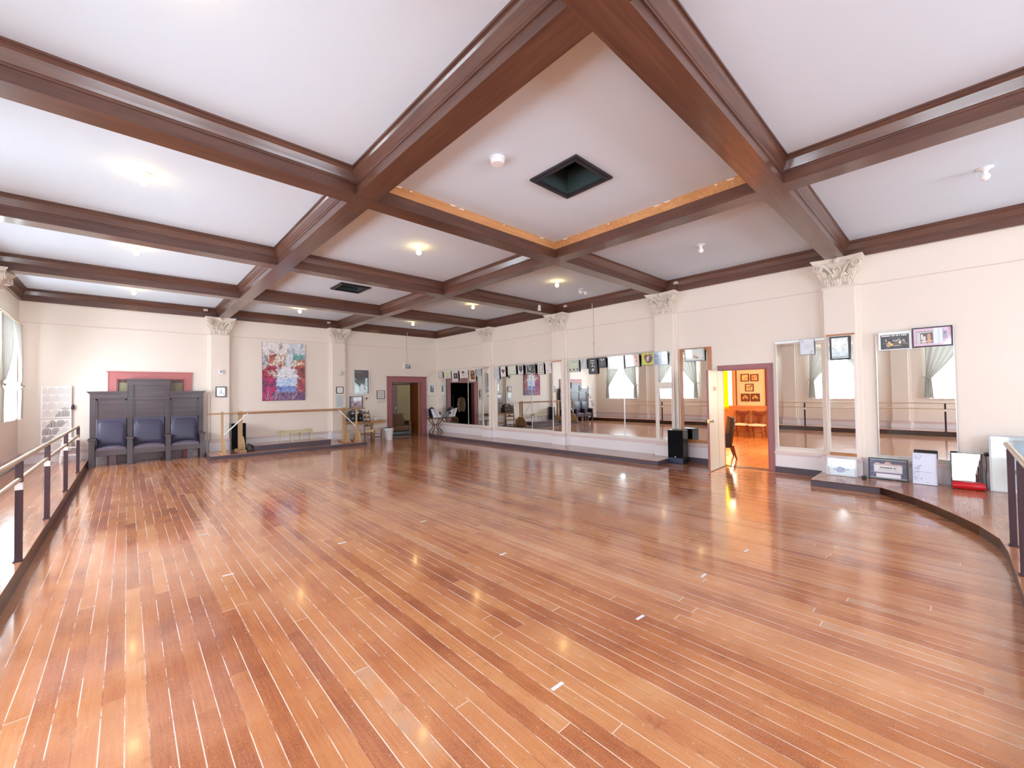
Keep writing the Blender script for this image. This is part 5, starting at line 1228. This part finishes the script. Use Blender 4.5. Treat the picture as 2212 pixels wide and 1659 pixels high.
for x, y, w, lb in ((W - .09, 8.14 - .33, 0, 'small white junction box at the beam end above the pilaster between mirror groups'), (W - .09, 4.76 - .33, 0, 'small white junction box at the beam end above the speaker pilaster'), (1.66, D - .10, 0, 'small white junction box at the beam end above the throne pilaster'), (5.14, D - .10, 0, 'small white junction box at the beam end above the clock pilaster')):
    t = thing('junction_box', lb, 'junction box', (x, y, 4.20))
    MB().box(-.05, -.05, 0, .05, .05, .06).build('body', M['conduit'], t, bevel=.005); MB().tube([(0, 0, 0), (0, 0, -.17)], .008, 6).build('pipe', M['conduitb'], t)
for i, (x, y) in enumerate(((2.75, PY[2] + .0),)): pass

# ------------------------------------------------------------------ right edge: red roll, outlet, charger, chair
t = thing('red_roll', 'bright red rolled mat lying on the curved platform', 'mat', (9.30, -.12, .169), R(-82))
MB().lathe([(.0, -.17), (.05, -.17), (.055, -.16), (.057, 0), (.055, .16), (.048, .17), (0, .17)], 20, (0, 0, 0), 'X').build('roll', M['red'], t, smooth=40)
MB().tube([(-.05, .0, .058), (.05, .0, .058)], .004, 6).build('strap', flat('white_strap', (230, 220, 220), .5), t)
t = thing('wall_outlet', 'cream wall outlet with a black charger above the square mirror', 'outlet', wallpt('R', -.30, .60, .002), RZ['R'])
MB().box(-.04, -.008, 0, .04, 0, .12).build('cover_plate', M['cap'], t, bevel=.003); MB().lathe([(.03, 0), (.03, -.05), (0, -.055)], 14, (0.02, -.008, .03), 'Y').build('charger', M['black'], t, smooth=40)
tag(MB().tube([(W - .06, -.31, .62), (W - .05, -.32, .45), (W - .05, -.305, .30), (W - .08, -.31, .14), (9.45, -.31, .118), (9.30, -.30, .118), (9.18, -.27, .118)], .004, 6).build('charger_cable', M['wireb']), 'thin black cable hanging from the outlet to the platform', 'cable')
t = thing('dark_side_chair', 'dark reddish chair standing behind the railing at the edge of view', 'chair', (8.95, -1.02, .11), RZ['R'] + R(12))
MB().box(-.22, -.22, .42, .22, .2, .46).build('seat', M['cherry'], t, bevel=.01)
for sx in (-1, 1):
    MB().tube([(sx * .2, -.2, 0), (sx * .2, -.2, .42)], .018, 8).build('leg', M['cherry'], t)
    MB().tube([(sx * .2, .2, 0), (sx * .2, .2, .45), (sx * .2, .28, .96)], .02, 8).build('leg', M['cherry'], t)
for z in (.62, .76, .90): MB().grid(lambda u, v: ((u - .5) * .4, .22 + (z - .5) * .14 + .02 * math.sin(PI * u), z + v * .05), 8, 2).build('back_slat', M['cherry'], t, solid=.015)
t = thing('power_strip', 'black plug lying beside the big pilaster plinth', 'plug', (9.30, 1.09, .112), R(10))
MB().box(-.09, -.03, 0, .09, .03, .03).build('body', M['black'], t, bevel=.005)

# tape marks on the dance floor
TP = [(1.80, 1.585, 'largest white tape mark, alone nearest the lower edge'), (2.783, 1.626, 'white tape mark second in the front row of marks'), (3.82, 1.585, 'white tape mark third in the front row of marks'), (4.706, 1.511, 'white tape mark at the mirror end of the front row'),
      (2.866, 3.243, 'single white tape mark between the two rows'), (.70, 4.714, 'white tape mark nearest the railing in the far row'), (1.789, 4.786, 'white tape mark in the middle of the far row'), (2.855, 4.81, 'white tape mark at the mirror end of the far row'), (.686, 6.301, 'farthest white tape mark toward the throne')]
tp = None
for x, y, lb in TP:
    if tp is None: tp = MB().box(-.045, -.011, .0008, .045, .011, .0022).build('tape_mark', M['tag']); o = tp
    else: o = tp.copy(); COL.objects.link(o)
    o.location = (x, y, 0); o.rotation_euler = (0, 0, R(random.uniform(-6, 6))); tag(o, lb, 'tape mark', 'white tape marks on the dance floor')
